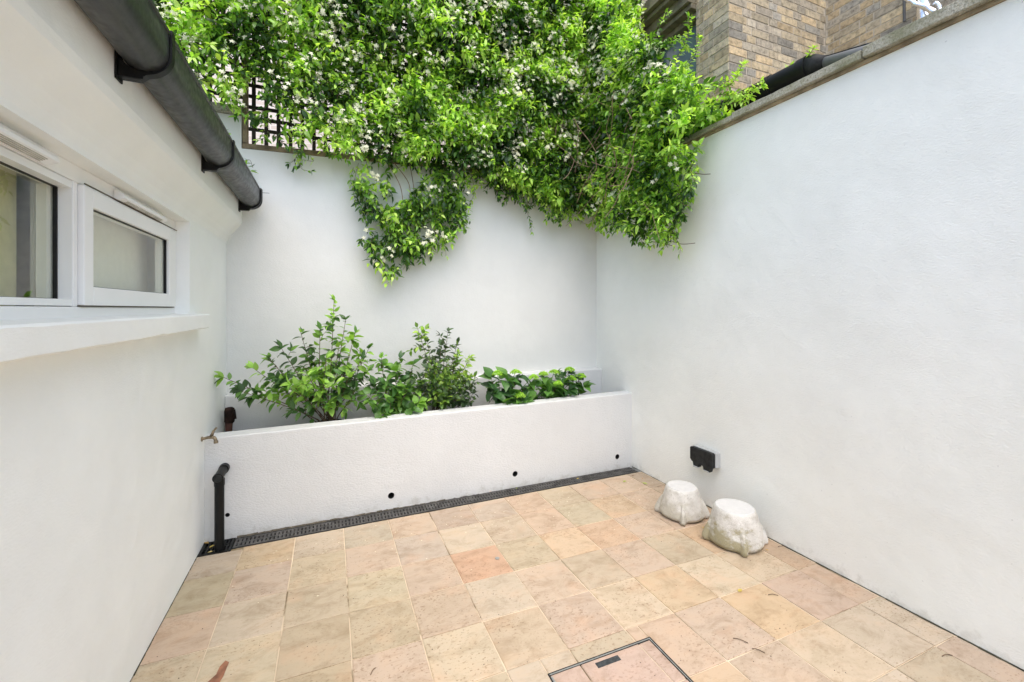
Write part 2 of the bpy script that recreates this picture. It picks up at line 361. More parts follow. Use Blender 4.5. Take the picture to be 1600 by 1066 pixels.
# outer fixed frame: head, foot, mullion
mb = MB(); mb.box(FX-.07, FX, -.3, 3.018, 1.94, 2.0); mb.box(FX-.07, FX+.002, -.3, 3.018, 1.462, 1.508)
mb.box(FX-.07, FX, 1.957, 1.985, 1.508, 1.94); mb.box(FX-.07, FX, 2.99, 3.018, 1.508, 1.94); mb.box(FX-.07, FX, .3, .34, 1.508, 1.94)
mb.build('window_surround', M['upvc'], ob, bevel=.004)
win(.345, 1.952, 1.511, 1.937, FX-.002, (.04, .0005, .022, .024), FX-.045, 'fixed left pane of the ribbon window')
win(1.990, 2.985, 1.513, 1.937, FX+.016, (.066, .115, .068, .068), FX-.004, 'small top hung opening window')
mb = MB(); mb.box(FX+.0145, FX+.019, 1.99, 2.985, 1.9385, 1.942); mb.box(FX-.01, FX+.006, 1.988, 2.987, 1.5085, 1.5125)
mb.build('weather_strip', plain('brown_gap', (.10, .075, .05), .8), ob)
def vent(y0, y1):
    v = MB(); z = 1.945
    v.prism([(FX+.001, z), (FX+.010, z-.004), (FX+.038, z+.008), (FX+.038, z+.020), (FX+.022, z+.036), (FX+.001, z+.041)], y0, y1)
    o = v.build('trickle_vent', M['upvc'], ob, bevel=.002)
    q = MB()
    for k in range(4):
        q.box(FX+.0125+k*.0055, FX+.0150+k*.0055, y0+.05, y1-.05, z-.0045+k*.0024, z-.0015+k*.0024)
    q.build('grille', M['vent'], o)
vent(2.25, 2.76); vent(1.26, 1.79)
# interior
mb = MB(); mb.box(-3.0, -.995, -1.2, 4.0, .0, .02); mb.box(-3.02, -3.0, -1.2, 4, 0, 2.4); mb.box(-3, -.995, 3.98, 4.0, .02, 2.4); mb.box(-3, -.995, -1.22, -1.2, .0, 2.4); mb.box(-3, -.995, -1.2, 4.0, 2.4, 2.42)
mb.build('interior_room', M['room'], ob)
mb = MB(); mb.box(-.935, -.925, 1.99, 2.985, 1.47, 1.98); mb.build('pale_backing', M['pale_backing'], ob); mb = MB(); mb.box(-.955, -.945, -.25, 1.94, 1.47, 1.98); mb.build('olive_backing', M['backing'], ob)  # pale and olive sheets added close behind the glass to brighten the panes
mb = MB(); mb.box(-1.45, -1.43, .2, 2.3, 1.2, 2.35); mb.box(-1.43, -1.36, 1.9, 2.3, 1.2, 2.35); mb.box(-1.43,-1.3,.2,1.9,1.2,1.62); mb.build('inner_partition', M['pale_backing'], ob)
mb = MB(); mb.prism([(-.634, 2.475), (-.634, 2.50), (-3.1, 2.80), (-3.1, 2.46), (-2.9, 2.46)][:4]+[(-3.1, 2.775)], -1.25, 3.97)
mb.build('roof', M['slate'], ob)
# gutter
GX, GZ, GR = -.562, 2.348, .068
def gprof(r, z_top, n=18):
    out = [(GX+r*math.cos(a), GZ+r*math.sin(a)) for a in [math.pi+math.pi*i/n for i in range(n+1)]]
    return [(GX-r, z_top)]+out+[(GX+r, z_top)]
mb = MB(); o_ = gprof(GR, 2.412); i_ = gprof(GR-.004, 2.412)
prof = o_+[(GX+GR+.005, 2.414), (GX+GR+.005, 2.424), (GX+GR-.004, 2.424)]+i_[::-1]
mb.prism(prof, -1.2, 3.875)
gut = mb.build('gutter', M['gutter'], ob, smooth=True, autosmooth=True)
def bracket(y, w=.03, cap=False):
    b = MB(); n = 16; r = GR+.003
    arc = [(GX+r*math.cos(a), GZ+r*math.sin(a)-.0) for a in [math.pi*1.5+(math.pi/2)*i/n for i in range(n+1)]]
    outer = [(-.6335, 2.250), (GX-.01, 2.250)]
    # swelling underside: flat foot then big curve up to the outer lip
    R2 = GR+.009
    outer += [(GX-.0+(R2)*math.sin(a), GZ+.0-(R2+.004*(1-math.sin(a)))*math.cos(a)) for a in [math.pi/2*i/n for i in range(1, n+1)]]
    outer += [(GX+R2, 2.43), (GX+r, 2.43)]
    inner = [(GX+r*math.cos(a), GZ+r*math.sin(a)) for a in [2*math.pi-math.pi*i/n for i in range(n+1)]]
    b.prism(outer+inner+[(-.6335, 2.345)], y, y+w)
    b.box(-.6335, -.628, y-.008, y+w+.008, 2.240, 2.42)
    b.box(-.628, GX+.0, y-.004, y+.0, 2.251, 2.262)
    o = b.build('gutter_bracket', M['black'], gut)
    if cap:
        q = MB(); q.prism(gprof(GR+.012, 2.428)[:], y+.03, y+.055); q.build('end_cap', M['black'], gut, smooth=False)
for y in (.76, 1.78, 2.80): bracket(y)
bracket(3.83, .03, True)

# ---------------- back wall ----------------
bw = thing('garden_wall', 'tall white rendered back wall below the trellis and jasmine', 'wall', (1, 4.0, 0))
mb = MB()
mb.prism([(-1.7, -.05), (2.664, -.05), (2.664, 2.845), (-.64, 2.765), (-.64, 3.02), (-1.7, 3.02)], 3.985, 4.2)
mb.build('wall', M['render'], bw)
mb = MB(); mb.hexa([(-.742, 3.915, .3), (2.662, 3.882, .3), (2.662, 4.01, .3), (-.742, 4.01, .3), (-.742, 3.915, .835), (2.662, 3.882, .868), (2.662, 4.01, .885), (-.742, 4.01, .852)])
mb.build('ledge', M['render_rough'], bw, bevel=.012)
mb = MB(); mb.box(-1.7, -.632, 3.95, 4.2, 3.022, 3.085); mb.build('coping', M['coping'], bw, bevel=.01)

# ---------------- right wall ----------------
rw = thing('garden_wall', 'tall bright white side wall on the right with mossy concrete coping', 'wall', (2.66, 1, 0))
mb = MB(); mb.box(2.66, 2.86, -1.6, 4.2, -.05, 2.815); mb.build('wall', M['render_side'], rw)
mb = MB(); mb.box(2.648, 2.868, -1.6, 4.2, 2.817, 2.836); mb.build('tile_course', plain('tan_mortar_course', (.30, .24, .15), .95, 0, .7, 50, .4), rw)
def slab(y0, y1, z0, z1, dx):
    b = MB(); nn = max(2, int((y1-y0)/.05)); vs = []
    for i in range(nn+1):
        y = y0+(y1-y0)*i/nn; q = lambda s: noise.noise(Vector((y*9, s, 0)))*.005
        vs += [(2.615+dx+q(1), y, z0+q(2)*.5), (2.90, y, z0), (2.90, y, z1), (2.617+dx+q(3), y, z1+q(4))]
    fs = [(i*4+k, (i+1)*4+k, (i+1)*4+(k+1) % 4, i*4+(k+1) % 4) for i in range(nn) for k in range(4)]+[(0, 1, 2, 3), (nn*4+3, nn*4+2, nn*4+1, nn*4)]
    b.add(vs, fs); b.build('coping_slab', M['coping'], rw, bevel=.004)
slab(3.15, 4.2, 2.84, 2.872, .01); slab(2.24, 3.145, 2.838, 2.874, .006); slab(1.425, 2.235, 2.838, 2.886, .0); slab(.6, 1.415, 2.838, 2.896, -.004); slab(-.25, .592, 2.838, 2.897, 0); slab(-1.1, -.258, 2.838, 2.893, 0)

# ---------------- planter ----------------
pl = thing('raised_planter', 'long white rendered raised planter with round weep holes along the back wall', 'planter', (.96, 3.4, 0))
mb = MB()
mb.hexa([(-.746, 3.335, -.045), (2.664, 3.385, -.045), (2.664, 3.5, -.045), (-.746, 3.455, -.045), (-.746, 3.335, .668), (2.664, 3.385, .70), (2.664, 3.5, .704), (-.746, 3.455, .672)])
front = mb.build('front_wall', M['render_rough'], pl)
bv = front.modifiers.new('bevel', 'BEVEL'); bv.width = .009; bv.segments = 3
HX = [(-.615, .155), (.425, .103), (1.44, .112), (2.49, .114)]
cut = MB()
for x, z in HX: cut.tube([(x, 3.2, z), (x, 3.62, z)], .024 if x > -.6 else .014, 20)
co = cut.build('cutter', M['dark'])
bo = front.modifiers.new('holes', 'BOOLEAN'); bo.operation = 'DIFFERENCE'; bo.object = co; bo.solver = 'EXACT'
bpy.context.view_layer.update()
dg = bpy.context.evaluated_depsgraph_get(); me2 = bpy.data.meshes.new_from_object(front.evaluated_get(dg)); front.modifiers.clear(); front.data = me2
bpy.data.objects.remove(co)
for x, z in HX:
    r = .0235 if x > -.6 else .0135
    yf = 3.335+.05*(x+.741)/3.4
    q = MB(); n = 20
    ring = lambda rr, y: [(x+rr*math.cos(2*math.pi*k/n), y, z+rr*math.sin(2*math.pi*k/n)) for k in range(n)]
    vs = ring(r, yf+.004)+ring(r-.003, yf+.003)+ring(r-.003, yf+.11)
    fs = [(k, (k+1) % n, n+(k+1) % n, n+k) for k in range(n)]+[(n+k, n+(k+1) % n, 2*n+(k+1) % n, 2*n+k) for k in range(n)]+[tuple(range(2*n, 3*n))]
    q.add(vs, fs); q.build('weep_hole', M['dark'], pl)
mb = MB()
grid_quad(mb, lambda u, v: (-.74+3.4*u, 3.45+.46*v, .56+.02*noise.noise(Vector((u*14, v*3, 0)))), 90, 12)
mb.build('soil', M['soil'], pl, smooth=True)
# ---------------- drain channel ----------------
dr = thing('drain_channel', 'long black slotted drain channel at the foot of the planter', 'drain', (1.03, 3.27, 0))
def dy(x): return .062*(x+.57)/3.2
mb = MB(); mb.hexa([(-.565, 3.2, -.06), (2.63, 3.262, -.06), (2.63, 3.375, -.06), (-.565, 3.325, -.06), (-.565, 3.2, -.035), (2.63, 3.262, -.035), (2.63, 3.375, -.035), (-.565, 3.325, -.035)])
for a, b in ((3.190, 3.2), (3.318, 3.330)):
    mb.hexa([(-.565, a, -.06), (2.63, a+.062, -.06), (2.63, b+.062, -.06), (-.565, b, -.06), (-.565, a, -.002), (2.63, a+.062, -.002), (2.63, b+.062, -.002), (-.565, b, -.002)])
mb.build('channel', M['dark'], dr)
mb = MB()
for i in range(80):
    x = -.56+i*.04; a = random.uniform(.0, .008); b = random.uniform(0, .008)
    mb.add([(x, 3.331+dy(x)-a*.3, -.001), (x+.04, 3.331+dy(x+.04)-b*.3, -.001), (x+.04, 3.338+dy(x+.04)*.8, .004+b), (x, 3.338+dy(x)*.8, .004+a)], [(0, 1, 2, 3)])
mb.build('mortar_edge', plain('dirty_mortar', (.10, .085, .06), .95, 0, 1, 60, .6), dr)
M['grate'] = plain('dusty_black_grate', (.075, .073, .068), .6, 0, .4, 50, .5)
seg = [(-.563, .235), (.238, 1.03), (1.033, 1.83), (1.833, 2.625)]
for a, b in seg:
    mb = MB(); p = .0228; k = int((b-a-.008)/p); p = (b-a-.008)/k
    def hx(x0, x1, y0, y1, z0=-.016, z1=-.001):
        mb.hexa([(x0, y0+dy(x0), z0), (x1, y0+dy(x1), z0), (x1, y1+dy(x1), z0), (x0, y1+dy(x0), z0), (x0, y0+dy(x0), z1), (x1, y0+dy(x1), z1), (x1, y1+dy(x1), z1), (x0, y1+dy(x0), z1)])
    hx(a, b, 3.201, 3.216); hx(a, b, 3.253, 3.267); hx(a, b, 3.303, 3.317)
    for i in range(k+1):
        x = a+.0+i*p
        hx(x, x+.013, 3.2162, 3.2528, -.014, -.0015); hx(x, x+.013, 3.2672, 3.3028, -.014, -.0015)
    mb.build('grate', M['grate'], dr)
# ---------------- gully, pipe, tap, rusty pipe ----------------
gl = thing('gully_grate', 'square black gully grate in the left corner with leaf litter under the pipe', 'gully', (-.655, 3.25, 0))
mb = MB(); mb.box(-.741, -.568, 3.168, 3.334, -.06, -.03)
mb.build('basin', M['dark'], gl)
mb = MB()
mb.box(-.741, -.725, 3.168, 3.334, -.02, .001); mb.box(-.584, -.568, 3.168, 3.334, -.02, .001); mb.box(-.725, -.584, 3.168, 3.182, -.02, .001); mb.box(-.725, -.584, 3.32, 3.334, -.02, .001)
for i in range(6):
    x = -.709+i*.0215; mb.box(x, x+.009, 3.182, 3.32, -.015, -.001)
mb.box(-.725, -.584, 3.245, 3.255, -.014, -.0015)
mb.build('grid', M['black'], gl)
def curve_pts(P, n=8):
    P = [Vector(p) for p in P]; out = []
    for i in range(len(P)-1):
        a = P[max(i-1, 0)]; b = P[i]; c = P[i+1]; d_ = P[min(i+2, len(P)-1)]
        for k in range(n):
            t_ = k/n; out.append(.5*((2*b)+(c-a)*t_+(2*a-5*b+4*c-d_)*t_*t_+(3*b-a-3*c+d_)*t_**3))
    out.append(P[-1]); return out
wp = thing('waste_pipe', 'short black waste pipe elbowing from the planter wall down into the gully', 'pipe', (-.64, 3.25, 0))
mb = MB(); mb.tube([(-.637, 3.225, -.02), (-.637, 3.225, .405)], .0265, 20)
mb.build('pipe', M['black'], wp, smooth=True, autosmooth=True)
mb = MB(); mb.tube([(-.637, 3.225, .395), (-.637, 3.225, .435)], .029, 20); mb.tube([(-.637, 3.185, .453), (-.630, 3.345, .47)], .0265, 20); mb.tube([(-.637, 3.18, .4525), (-.6365, 3.198, .4545)], .030, 20); mb.tube([(-.630, 3.30, .4665), (-.630, 3.336, .469)], .030, 20)
mb.build('tee_joint', M['black'], wp, smooth=True, autosmooth=True)
mb = MB(); mb.tube([(-.637, 3.174, .452), (-.637, 3.1805, .4526)], [.020, .025], 20); mb.build('end_plug', M['blackmatte'], wp)

tp = thing('garden_tap', 'small tarnished brass bib tap on the left wall above the planter edge', 'tap', (-.742, 3.28, .69))
mb = MB(); b0 = (-.742, 3.27, .682)
mb.tube([(-.744, 3.27, .682), (-.734, 3.27, .682)], .018, 14); mb.tube([(-.74, 3.27, .682), (-.70, 3.268, .69), (-.675, 3.266, .692)], [.010, .011, .014], 12)
mb.tube(curve_pts([(-.69, 3.266, .69), (-.66, 3.262, .688), (-.648, 3.258, .668), (-.645, 3.256, .652)], 4), [.012]*12+[.013], 12)
mb.tube([(-.645, 3.256, .660), (-.644, 3.2555, .644)], .0155, 14)
mb.build('body', M['brass'], tp, smooth=True, autosmooth=True)
mb = MB(); mb.tube([(-.678, 3.266, .695), (-.668, 3.264, .722), (-.662, 3.262, .738)], [.013, .010, .008], 10); mb.tube([(-.664, 3.263, .733), (-.652, 3.262, .75), (-.642, 3.261, .762)], [.006, .008, .006], 8); mb.tube([(-.664, 3.263, .733), (-.676, 3.264, .722)], [.006, .004], 8)
mb.build('handle', M['brass'], tp, smooth=True)
tp.scale = (.82, .82, .82)
rp = thing('rusty_pipe', 'rusty capped iron pipe stub behind the left end of the planter', 'pipe', (-.70, 3.84, .55))
mb = MB(); mb.tube([(-.700, 3.84, .50), (-.698, 3.838, .60), (-.697, 3.838, .66)], [.021, .023, .026], 14); mb.build('pipe', M['rust'], rp, smooth=True)
mb = MB()
P = [(-.697, 3.838, .645), (-.696, 3.838, .655), (-.694, 3.836, .70), (-.692, 3.834, .735), (-.690, 3.83, .755), (-.69, 3.83, .763)]
mb.tube([wob(p, 20, .006) for p in P], [.026, .034, .036, .034, .031, .018], 14); mb.tube([(-.665, 3.82, .745), (-.657, 3.815, .675)], [.012, .014], 8)
mb.build('cap', plain('flaking_black_rust', (.035, .017, .012), .75, .1, 1, 60, .8), rp, smooth=True)

# ---------------- socket ----------------
sk = thing('outdoor_socket', 'black covered double weatherproof socket with grey back box low on the right wall', 'socket', (2.66, 2.5, .37))
SY0, SY1 = 2.365, 2.585
mb = MB(); mb.box(2.612, 2.6605, SY0, SY1, .325, .442); mb.build('back_box', M['greyplastic'], sk, bevel=.008)
mb = MB()
pf = [(SY0+.004, .30), (SY0+.004, .455), (SY0+.012, .464), (SY1-.012, .464), (SY1-.003, .455), (SY1-.003, .335), (SY1-.022, .322), (SY1-.034, .318), (SY1-.040, .300), (SY1-.085, .300), (SY1-.093, .318), (SY1-.105, .322), (SY1-.118, .318), (SY1-.126, .298), (SY1-.182, .298), (SY1-.192, .312), (SY0+.020, .306)]
pf = [(SY0+.004, .335), (SY0+.004, .430), (SY0+.012, .439), (SY1-.012, .439), (SY1-.003, .430), (SY1-.003, .345), (SY1-.018, .330), (SY1-.030, .325), (SY1-.036, .300), (SY1-.085, .298), (SY1-.092, .322), (SY1-.128, .322), (SY1-.134, .296), (SY1-.190, .294), (SY1-.200, .322), (SY0+.012, .326)]
n = len(pf)
mb.add([(2.578, y, z) for y, z in pf]+[(2.6115, y, z) for y, z in pf], [tuple(range(n)), tuple(range(2*n-1, n-1, -1))]+[((i+1) % n, i, n+i, n+(i+1) % n) for i in range(n)])
cv = mb.build('cover', M['blackmatte'], sk, bevel=.004)
bm_ = bmesh.new(); bm_.from_mesh(cv.data); bmesh.ops.recalc_face_normals(bm_, faces=bm_.faces); bm_.to_mesh(cv.data); bm_.free()
for y in (SY1-.084, SY1-.188):
    mb = MB(); mb.box(2.574, 2.600, y+.002, y+.046, .290, .300); mb.build('latch', M['greyplastic'], sk, bevel=.002)

# ---------------- two stone feet ----------------
def stone(loc, rt, rb, h, rot, label, seed, grp, moss):
    o = thing('stone_planter_foot', label, 'stone pot', loc, None)
    mb = MB(); n = 176; L = 40; vs = []
    for j in range(L+1):
        t_ = j/L; z = h*t_
        r = rb-.006+(rt-rb+.006)*(t_**1.25)
        if t_ < .16: r -= .030*(1-t_/.16)**2
        if t_ > .95: r -= .006*((t_-.95)/.05)**2
        for k in range(n):
            a = 2*math.pi*k/n; rr = r
            for q in range(4):
                da = (a-rot-q*math.pi/2+math.pi) % (2*math.pi)-math.pi
                wd = .085*(1-.2*t_)+.055*max(0, 1-t_/.30); amp = .036*max(0, 1-t_/.62)**.5*(1 if t_ > .16 else 1+.45*(1-t_/.16)**2*.9)*(1 if t_ > .05 else .72+.28*(t_/.05)**.5)
                rr += amp*math.exp(-(abs(da)/wd)**3.6)
            p = Vector((rr*math.cos(a), rr*math.sin(a), z))
            rr2 = 1+.006*noise.noise(p*9+Vector((seed, 0, 0)))+.004*noise.noise(p*34+Vector((seed, 5, 0)))
            rr2 += .006*noise.noise(p*90)+(.012 if False else 0); vs.append((p.x*rr2, p.y*rr2, z+(.002*noise.noise(p*30) if 0 < j < L else 0)))
    fs = [(j*n+k, j*n+(k+1) % n, (j+1)*n+(k+1) % n, (j+1)*n+k) for j in range(L) for k in range(n)]+[tuple(range(n-1, -1, -1))]
    mb.add(vs, fs); b = mb.build('body', moss, None, smooth=True)
    mb = MB(); top = vs[-n:]
    m_ = [(x*.97, y*.97, h+.005) for x, y, z in top]
    mb.add(top+m_, [(k, (k+1) % n, n+(k+1) % n, n+k) for k in range(n)]+[tuple(range(n, 2*n))])
    tt = mb.build('top_face', M['stonetop'], None, smooth=False)
    for x in (b, tt): x.parent = o
def stone_mat(name, amt, flip):
    t = NT(name)
    c = t.ramp(t.noise(9, 6, .65), [(.35, (.52, .49, .43)), (.6, (.70, .68, .62))])
    sx = t.n('ShaderNodeSeparateXYZ'); t.l(t.tc, sx.inputs[0]); ad = t.n('ShaderNodeMath', operation='MULTIPLY_ADD'); t.l(sx.outputs[0], ad.inputs[0]); ad.inputs[1].default_value = -1.3; t.l(t.noise(9, 5, .7, t.stretch((1, 1, 1.6))), ad.inputs[2])
    a2 = t.n('ShaderNodeMath', operation='MULTIPLY_ADD'); t.l(sx.outputs[2], a2.inputs[0]); a2.inputs[1].default_value = -1.6; t.l(ad.outputs[0], a2.inputs[2])
    m = t.ramp(a2.outputs[0], [(.40, W_(0)), (.56, W_(amt))])
    c = t.mix(m, c, (.30, .26, .13, 1))
    c = t.mix(t.ramp(t.noise(75, 3), [(.62, W_(0)), (.68, W_(.5))]), c, (.30, .27, .22, 1))
    return t.set(Base_Color=c, Roughness=.95, Normal=t.bump(t.noise(90, 5, .75), .9, .008))
stone((2.37, 2.45, .002), .107, .168, .205, R(-131), 'rough white stone foot pot with clean pale top nearer the planter, behind the mossy one', 3, 'g', stone_mat('pitted_white_stone', .35, 0))
stone((2.41, 2.035, .002), .121, .178, .222, R(-122), 'white stone foot pot with green moss stains on its side, nearer the camera', 11, 'g', stone_mat('moss_stained_stone', .85, 1))

# ---------------- neighbour's stock-brick house over the side wall ----------------
nb = thing('brick_house', 'yellow-grey stock brick house with projecting corner rising behind the right wall', 'house', (3.9, 2.82, 2.5))
bp = [(.38, .30, .20), (.42, .335, .22), (.36, .30, .215), (.31, .265, .21), (.40, .33, .235), (.27, .245, .21), (.42, .32, .20), (.38, .325, .25), (.33, .285, .225)]
def brick_face(mb, org, ax, nrm, length, z0, z1, phase):
    org = Vector(org); ax = Vector(ax); nrm = Vector(nrm); c = .0725; row = 0; z = z0
    while z < z1:
        s = -(.17 if (row+phase) % 2 else .0); k = 0
        while s < length:
            L = (.215, .1025)[k % 2] if (row+phase) % 2 == 0 else (.1025, .215)[k % 2]
            a = max(0, s); b = min(length, s+L); k += 1
            if b-a > .02:
                col = random.choice(bp); q = random.uniform(.75, 1.25); mb.col = (col[0]*q*1.25, col[1]*q*1.27, col[2]*q*1.22, 1)
                o = random.uniform(-.002, .003); j = lambda: random.uniform(-.0018, .0018)
                P = [org+ax*(a+j()), org+ax*(b+j())]
                vs = []
                for dpt in (-.03, .004+o*.7):
                    for zz in (z+j(), z+.0625+j()):
                        for p in P: vs.append(p+nrm*dpt+Vector((0, 0, zz-org.z)))
                mb.add(vs, [(4, 5, 7, 6), (0, 4, 6, 2), (1, 3, 7, 5), (2, 6, 7, 3), (0, 1, 5, 4)])
            s += L+.012
        z += c+.0025; row += 1
mb = MB(); a = 3.27; yb = 2.82; cX = 4.60
brick_face(mb, (a, yb+.0, 2.5), (0, 1, 0), (-1, 0, 0), .37, 2.5, 5.4, 0)
brick_face(mb, (a, yb, 2.5), (1, 0, 0), (0, -1, 0), cX-a, 2.5, 5.4, 1)
brick_face(mb, (cX, yb-4.4, 2.5), (0, 1, 0), (-1, 0, 0), 4.39, 2.5, 5.6, 0)
hb = mb.build('brickwork', M['brick'], nb)
bm_ = bmesh.new(); bm_.from_mesh(hb.data); bmesh.ops.recalc_face_normals(bm_, faces=bm_.faces); bm_.to_mesh(hb.data); bm_.free()
mb = MB(); mb.box(a, cX+.3, yb, yb+.37, 0, 5.4); mb.box(cX, cX+.3, yb-4.4, yb-.001, 0, 5.6); mb.box(a+.12, cX+.3, yb+.371, 6.0, 0, 3.3); mb.box(a+.14, cX+.3, yb+.372, 6.19, 3.301, 8)
mb.build('wall_core', M['mortar'], nb)
# tall bay window beside the pier
mb = MB(); mb.box(a+.10, a+.13, yb+.372, 5.2, 3.3, 4.42); mb.build('window_pane', M['bayglass'], nb)
mb = MB()
for y in (yb+.38, 3.75, 4.4): mb.box(a+.06, a+.10, y, y+.05, 3.3, 4.42)
mb.box(a+.06, a+.10, yb+.43, 5.2, 3.3, 3.36)
mb.build('window_frame', plain('aged_green_timber', (.16, .15, .085), .8, 0, .5, 40, .4), nb)
mb = MB()
for k, (dx, z0, z1) in enumerate(((.02, 4.34, 4.40), (-.06, 4.40, 4.45), (-.10, 4.45, 4.55), (-.17, 4.55, 4.60), (-.22, 4.60, 4.72))):
    mb.box(a+dx, a+.5, yb+.375, 5.2, z0+.001, z1)
mb.build('cornice', plain('mossy_stone_cornice', (.19, .165, .11), .9, 0, .6, 30, .4), nb, bevel=.006)
mb = MB()
for y in np.arange(3.9, 5.3, .11): mb.box(a-.15, a-.135, y, y+.014, 4.72, 5.5)
mb.box(a-.152, a-.133, 3.85, 5.3, 5.5, 5.53); mb.box(a-.152, a-.133, 3.85, 5.3, 4.8, 4.815)
mb.build('railing', M['black'], nb)

# pale house beyond the trellis
ph = thing('brick_house', 'pale pinkish brick house glimpsed through gaps in the trellis', 'house', (.5, 6.2, 0))
mb = MB(); mb.box(-4.5, 3.38, 6.2, 9, 0, 8.5); mb.build('wall', M['palebrick'], ph)
# trellis
tr = thing('trellis', 'dark square lattice trellis in a weathered timber frame on top of the back wall', 'trellis', (1, 4.05, 2.8))
zb = lambda x: 2.765+.08*(x+.64)/3.3
mb = MB()
for x0_, x1_ in ((-.635, .24), (.245, 1.2), (1.205, 2.1), (2.105, 2.66)):
    mb.hexa([(x0_, 3.985, zb(x0_)+.002), (x1_, 3.975, zb(x1_)+.002), (x1_, 4.07, zb(x1_)+.002), (x0_, 4.07, zb(x0_)+.002), (x0_, 3.985, zb(x0_)+.045), (x1_, 3.975, zb(x1_)+.045), (x1_, 4.07, zb(x1_)+.045), (x0_, 4.07, zb(x0_)+.045)])
mb.box(-.635, -.60, 3.99, 4.05, zb(-.6)+.05, 4.55)
mb.box(-.598, 2.66, 3.99, 4.05, 4.50, 4.55)
mb.build('frame', M['wood'], tr, bevel=.004)
mb = MB(); x = -.575
while x < 2.65:
    mb.box(x, x+.028, 4.018, 4.028, zb(x)+.047, 4.498); x += .088
z = 2.93
while z < 4.48:
    mb.box(-.598, 2.65, 4.029, 4.038, z, z+.028); z += .088
mb.build('lattice', M['trellis'], tr)
tl = thing('trellis', 'short upper run of dark lattice trellis at the far left, partly hidden by jasmine', 'trellis', (-1.2, 4.1, 3.1))
mb = MB(); x = -1.68
while x < -.66:
    mb.box(x, x+.028, 4.10, 4.11, 3.09, 4.5); x += .088
z = 3.12
while z < 4.48:
    mb.box(-1.69, -.65, 4.111, 4.12, z, z+.028); z += .088
mb.build('lattice', M['trellis'], tl)

# ---------------- foliage machinery ----------------
TT = np.array([0, .32, .32, .32, .68, .68, .68, 1.0]); SS = np.array([0, -1, 0, 1, -.82, 0, .82, 0]); HH = np.array([0, .16, 0, .16, .12, 0, .12, 0])
LF = [(0, 2, 1), (0, 3, 2), (1, 2, 5, 4), (2, 3, 6, 5), (4, 5, 7), (5, 6, 7)]
st_ = [(.13, .58), (.3, .93), (.5, 1.), (.7, .76), (.87, .36)]
T2 = np.array([0]+[t_ for t_, _ in st_ for _k in range(3)]+[1.0]); S2 = np.array([0]+[w_*k_ for _, w_ in st_ for k_ in (-1, 0, 1)]+[0]); H2 = np.array([0]+[.2*w_*abs(k_) for _, w_ in st_ for k_ in (-1, 0, 1)]+[0])
F2 = [(0, 2, 1), (0, 3, 2), (13, 14, 16), (14, 15, 16)]+[(3*i+1+k, 3*i+2+k, 3*i+5+k, 3*i+4+k) for i in range(4) for k in (0, 1)]
def norm(a): return a/np.maximum(np.linalg.norm(a, axis=1, keepdims=True), 1e-9)
class Leaves:
    def __init__(s, fine=False):
        s.V = []; s.Cc = []; s.T, s.S, s.H, s.F = (T2, S2, H2, F2) if fine else (TT, SS, HH, LF); s.nv = len(s.T)
    def add(s, P, D, N, L, Wd, col, droop=.25):
        D = norm(D); Sx = norm(np.cross(N, D)); N = np.cross(D, Sx); L = np.asarray(L)[:, None, None]; Wd = np.asarray(Wd)[:, None, None]
        dr = np.asarray(droop) if np.ndim(droop) else np.full(len(P), droop)
        V = P[:, None]+D[:, None]*s.T[None, :, None]*L+Sx[:, None]*s.S[None, :, None]*Wd+N[:, None]*(s.H[None, :, None]*Wd*1.5-(s.T[None, :, None]**2)*dr[:, None, None]*L)
        s.V.append(V.reshape(-1, 3)); s.Cc.append(np.repeat(col, s.nv, axis=0))
    def build(s, name, mat, parent):
        V = np.concatenate(s.V); Cc = np.concatenate(s.Cc); n = len(V)//s.nv
        tri = np.array([f for f in s.F if len(f) == 3]); quad = np.array([f for f in s.F if len(f) == 4])
        off = (np.arange(n)*s.nv)[:, None]
        loops = np.concatenate([(off+tri.reshape(1, -1)), (off+quad.reshape(1, -1))], axis=1).reshape(-1)
        lt = np.tile(np.array([3]*len(tri)+[4]*len(quad)), n); ls = np.concatenate([[0], np.cumsum(lt)[:-1]])
        me = bpy.data.meshes.new(name); me.vertices.add(len(V)); me.vertices.foreach_set('co', V.reshape(-1))
        me.loops.add(len(loops)); me.loops.foreach_set('vertex_index', loops.astype(np.int32))
        me.polygons.add(len(lt)); me.polygons.foreach_set('loop_start', ls.astype(np.int32)); me.polygons.foreach_set('loop_total', lt.astype(np.int32))
        me.update(); me.polygons.foreach_set('use_smooth', np.ones(len(lt), bool))
        ca = me.color_attributes.new('Col', 'FLOAT_COLOR', 'POINT'); ca.data.foreach_set('color', np.concatenate([Cc, np.ones((len(Cc), 1))], 1).reshape(-1))
        me.materials.append(mat); me.validate()
        o = bpy.data.objects.new(name, me); C.objects.link(o)
        if parent: o.parent = parent; o.matrix_parent_inverse = Matrix.Translation(parent.location).inverted()
        return o
def smooth_leaves(lv):
    pass
def vnoise(P, f, seed):
    return np.array([noise.noise(Vector((p[0]*f+seed, p[1]*f, p[2]*f))) for p in P])
def leafcol(P, pal_, seed, f=3.0, spread=.25):
    """colour by clump (noise over space) plus leaf-to-leaf variation"""
    n = len(P); k = np.clip(.5+vnoise(P, f, seed)*1.1+rng.normal(0, .30, n), 0, .999)*(len(pal_)-1)
    i = k.astype(int); fr = (k-i)[:, None]; pa = np.array(pal_)
    return (pa[i]*(1-fr)+pa[np.minimum(i+1, len(pal_)-1)]*fr)*(1+rng.uniform(-spread, spread, (n, 1)))
def inpoly(pts, poly):
    x, y = pts[:, 0], pts[:, 1]; r = np.zeros(len(pts), bool); n = len(poly); j = n-1
    for i in range(n):
        xi, yi = poly[i]; xj, yj = poly[j]
        c_ = ((yi > y) != (yj > y)) & (x < (xj-xi)*(y-yi)/(yj-yi+1e-12)+xi); r ^= c_; j = i
    return r
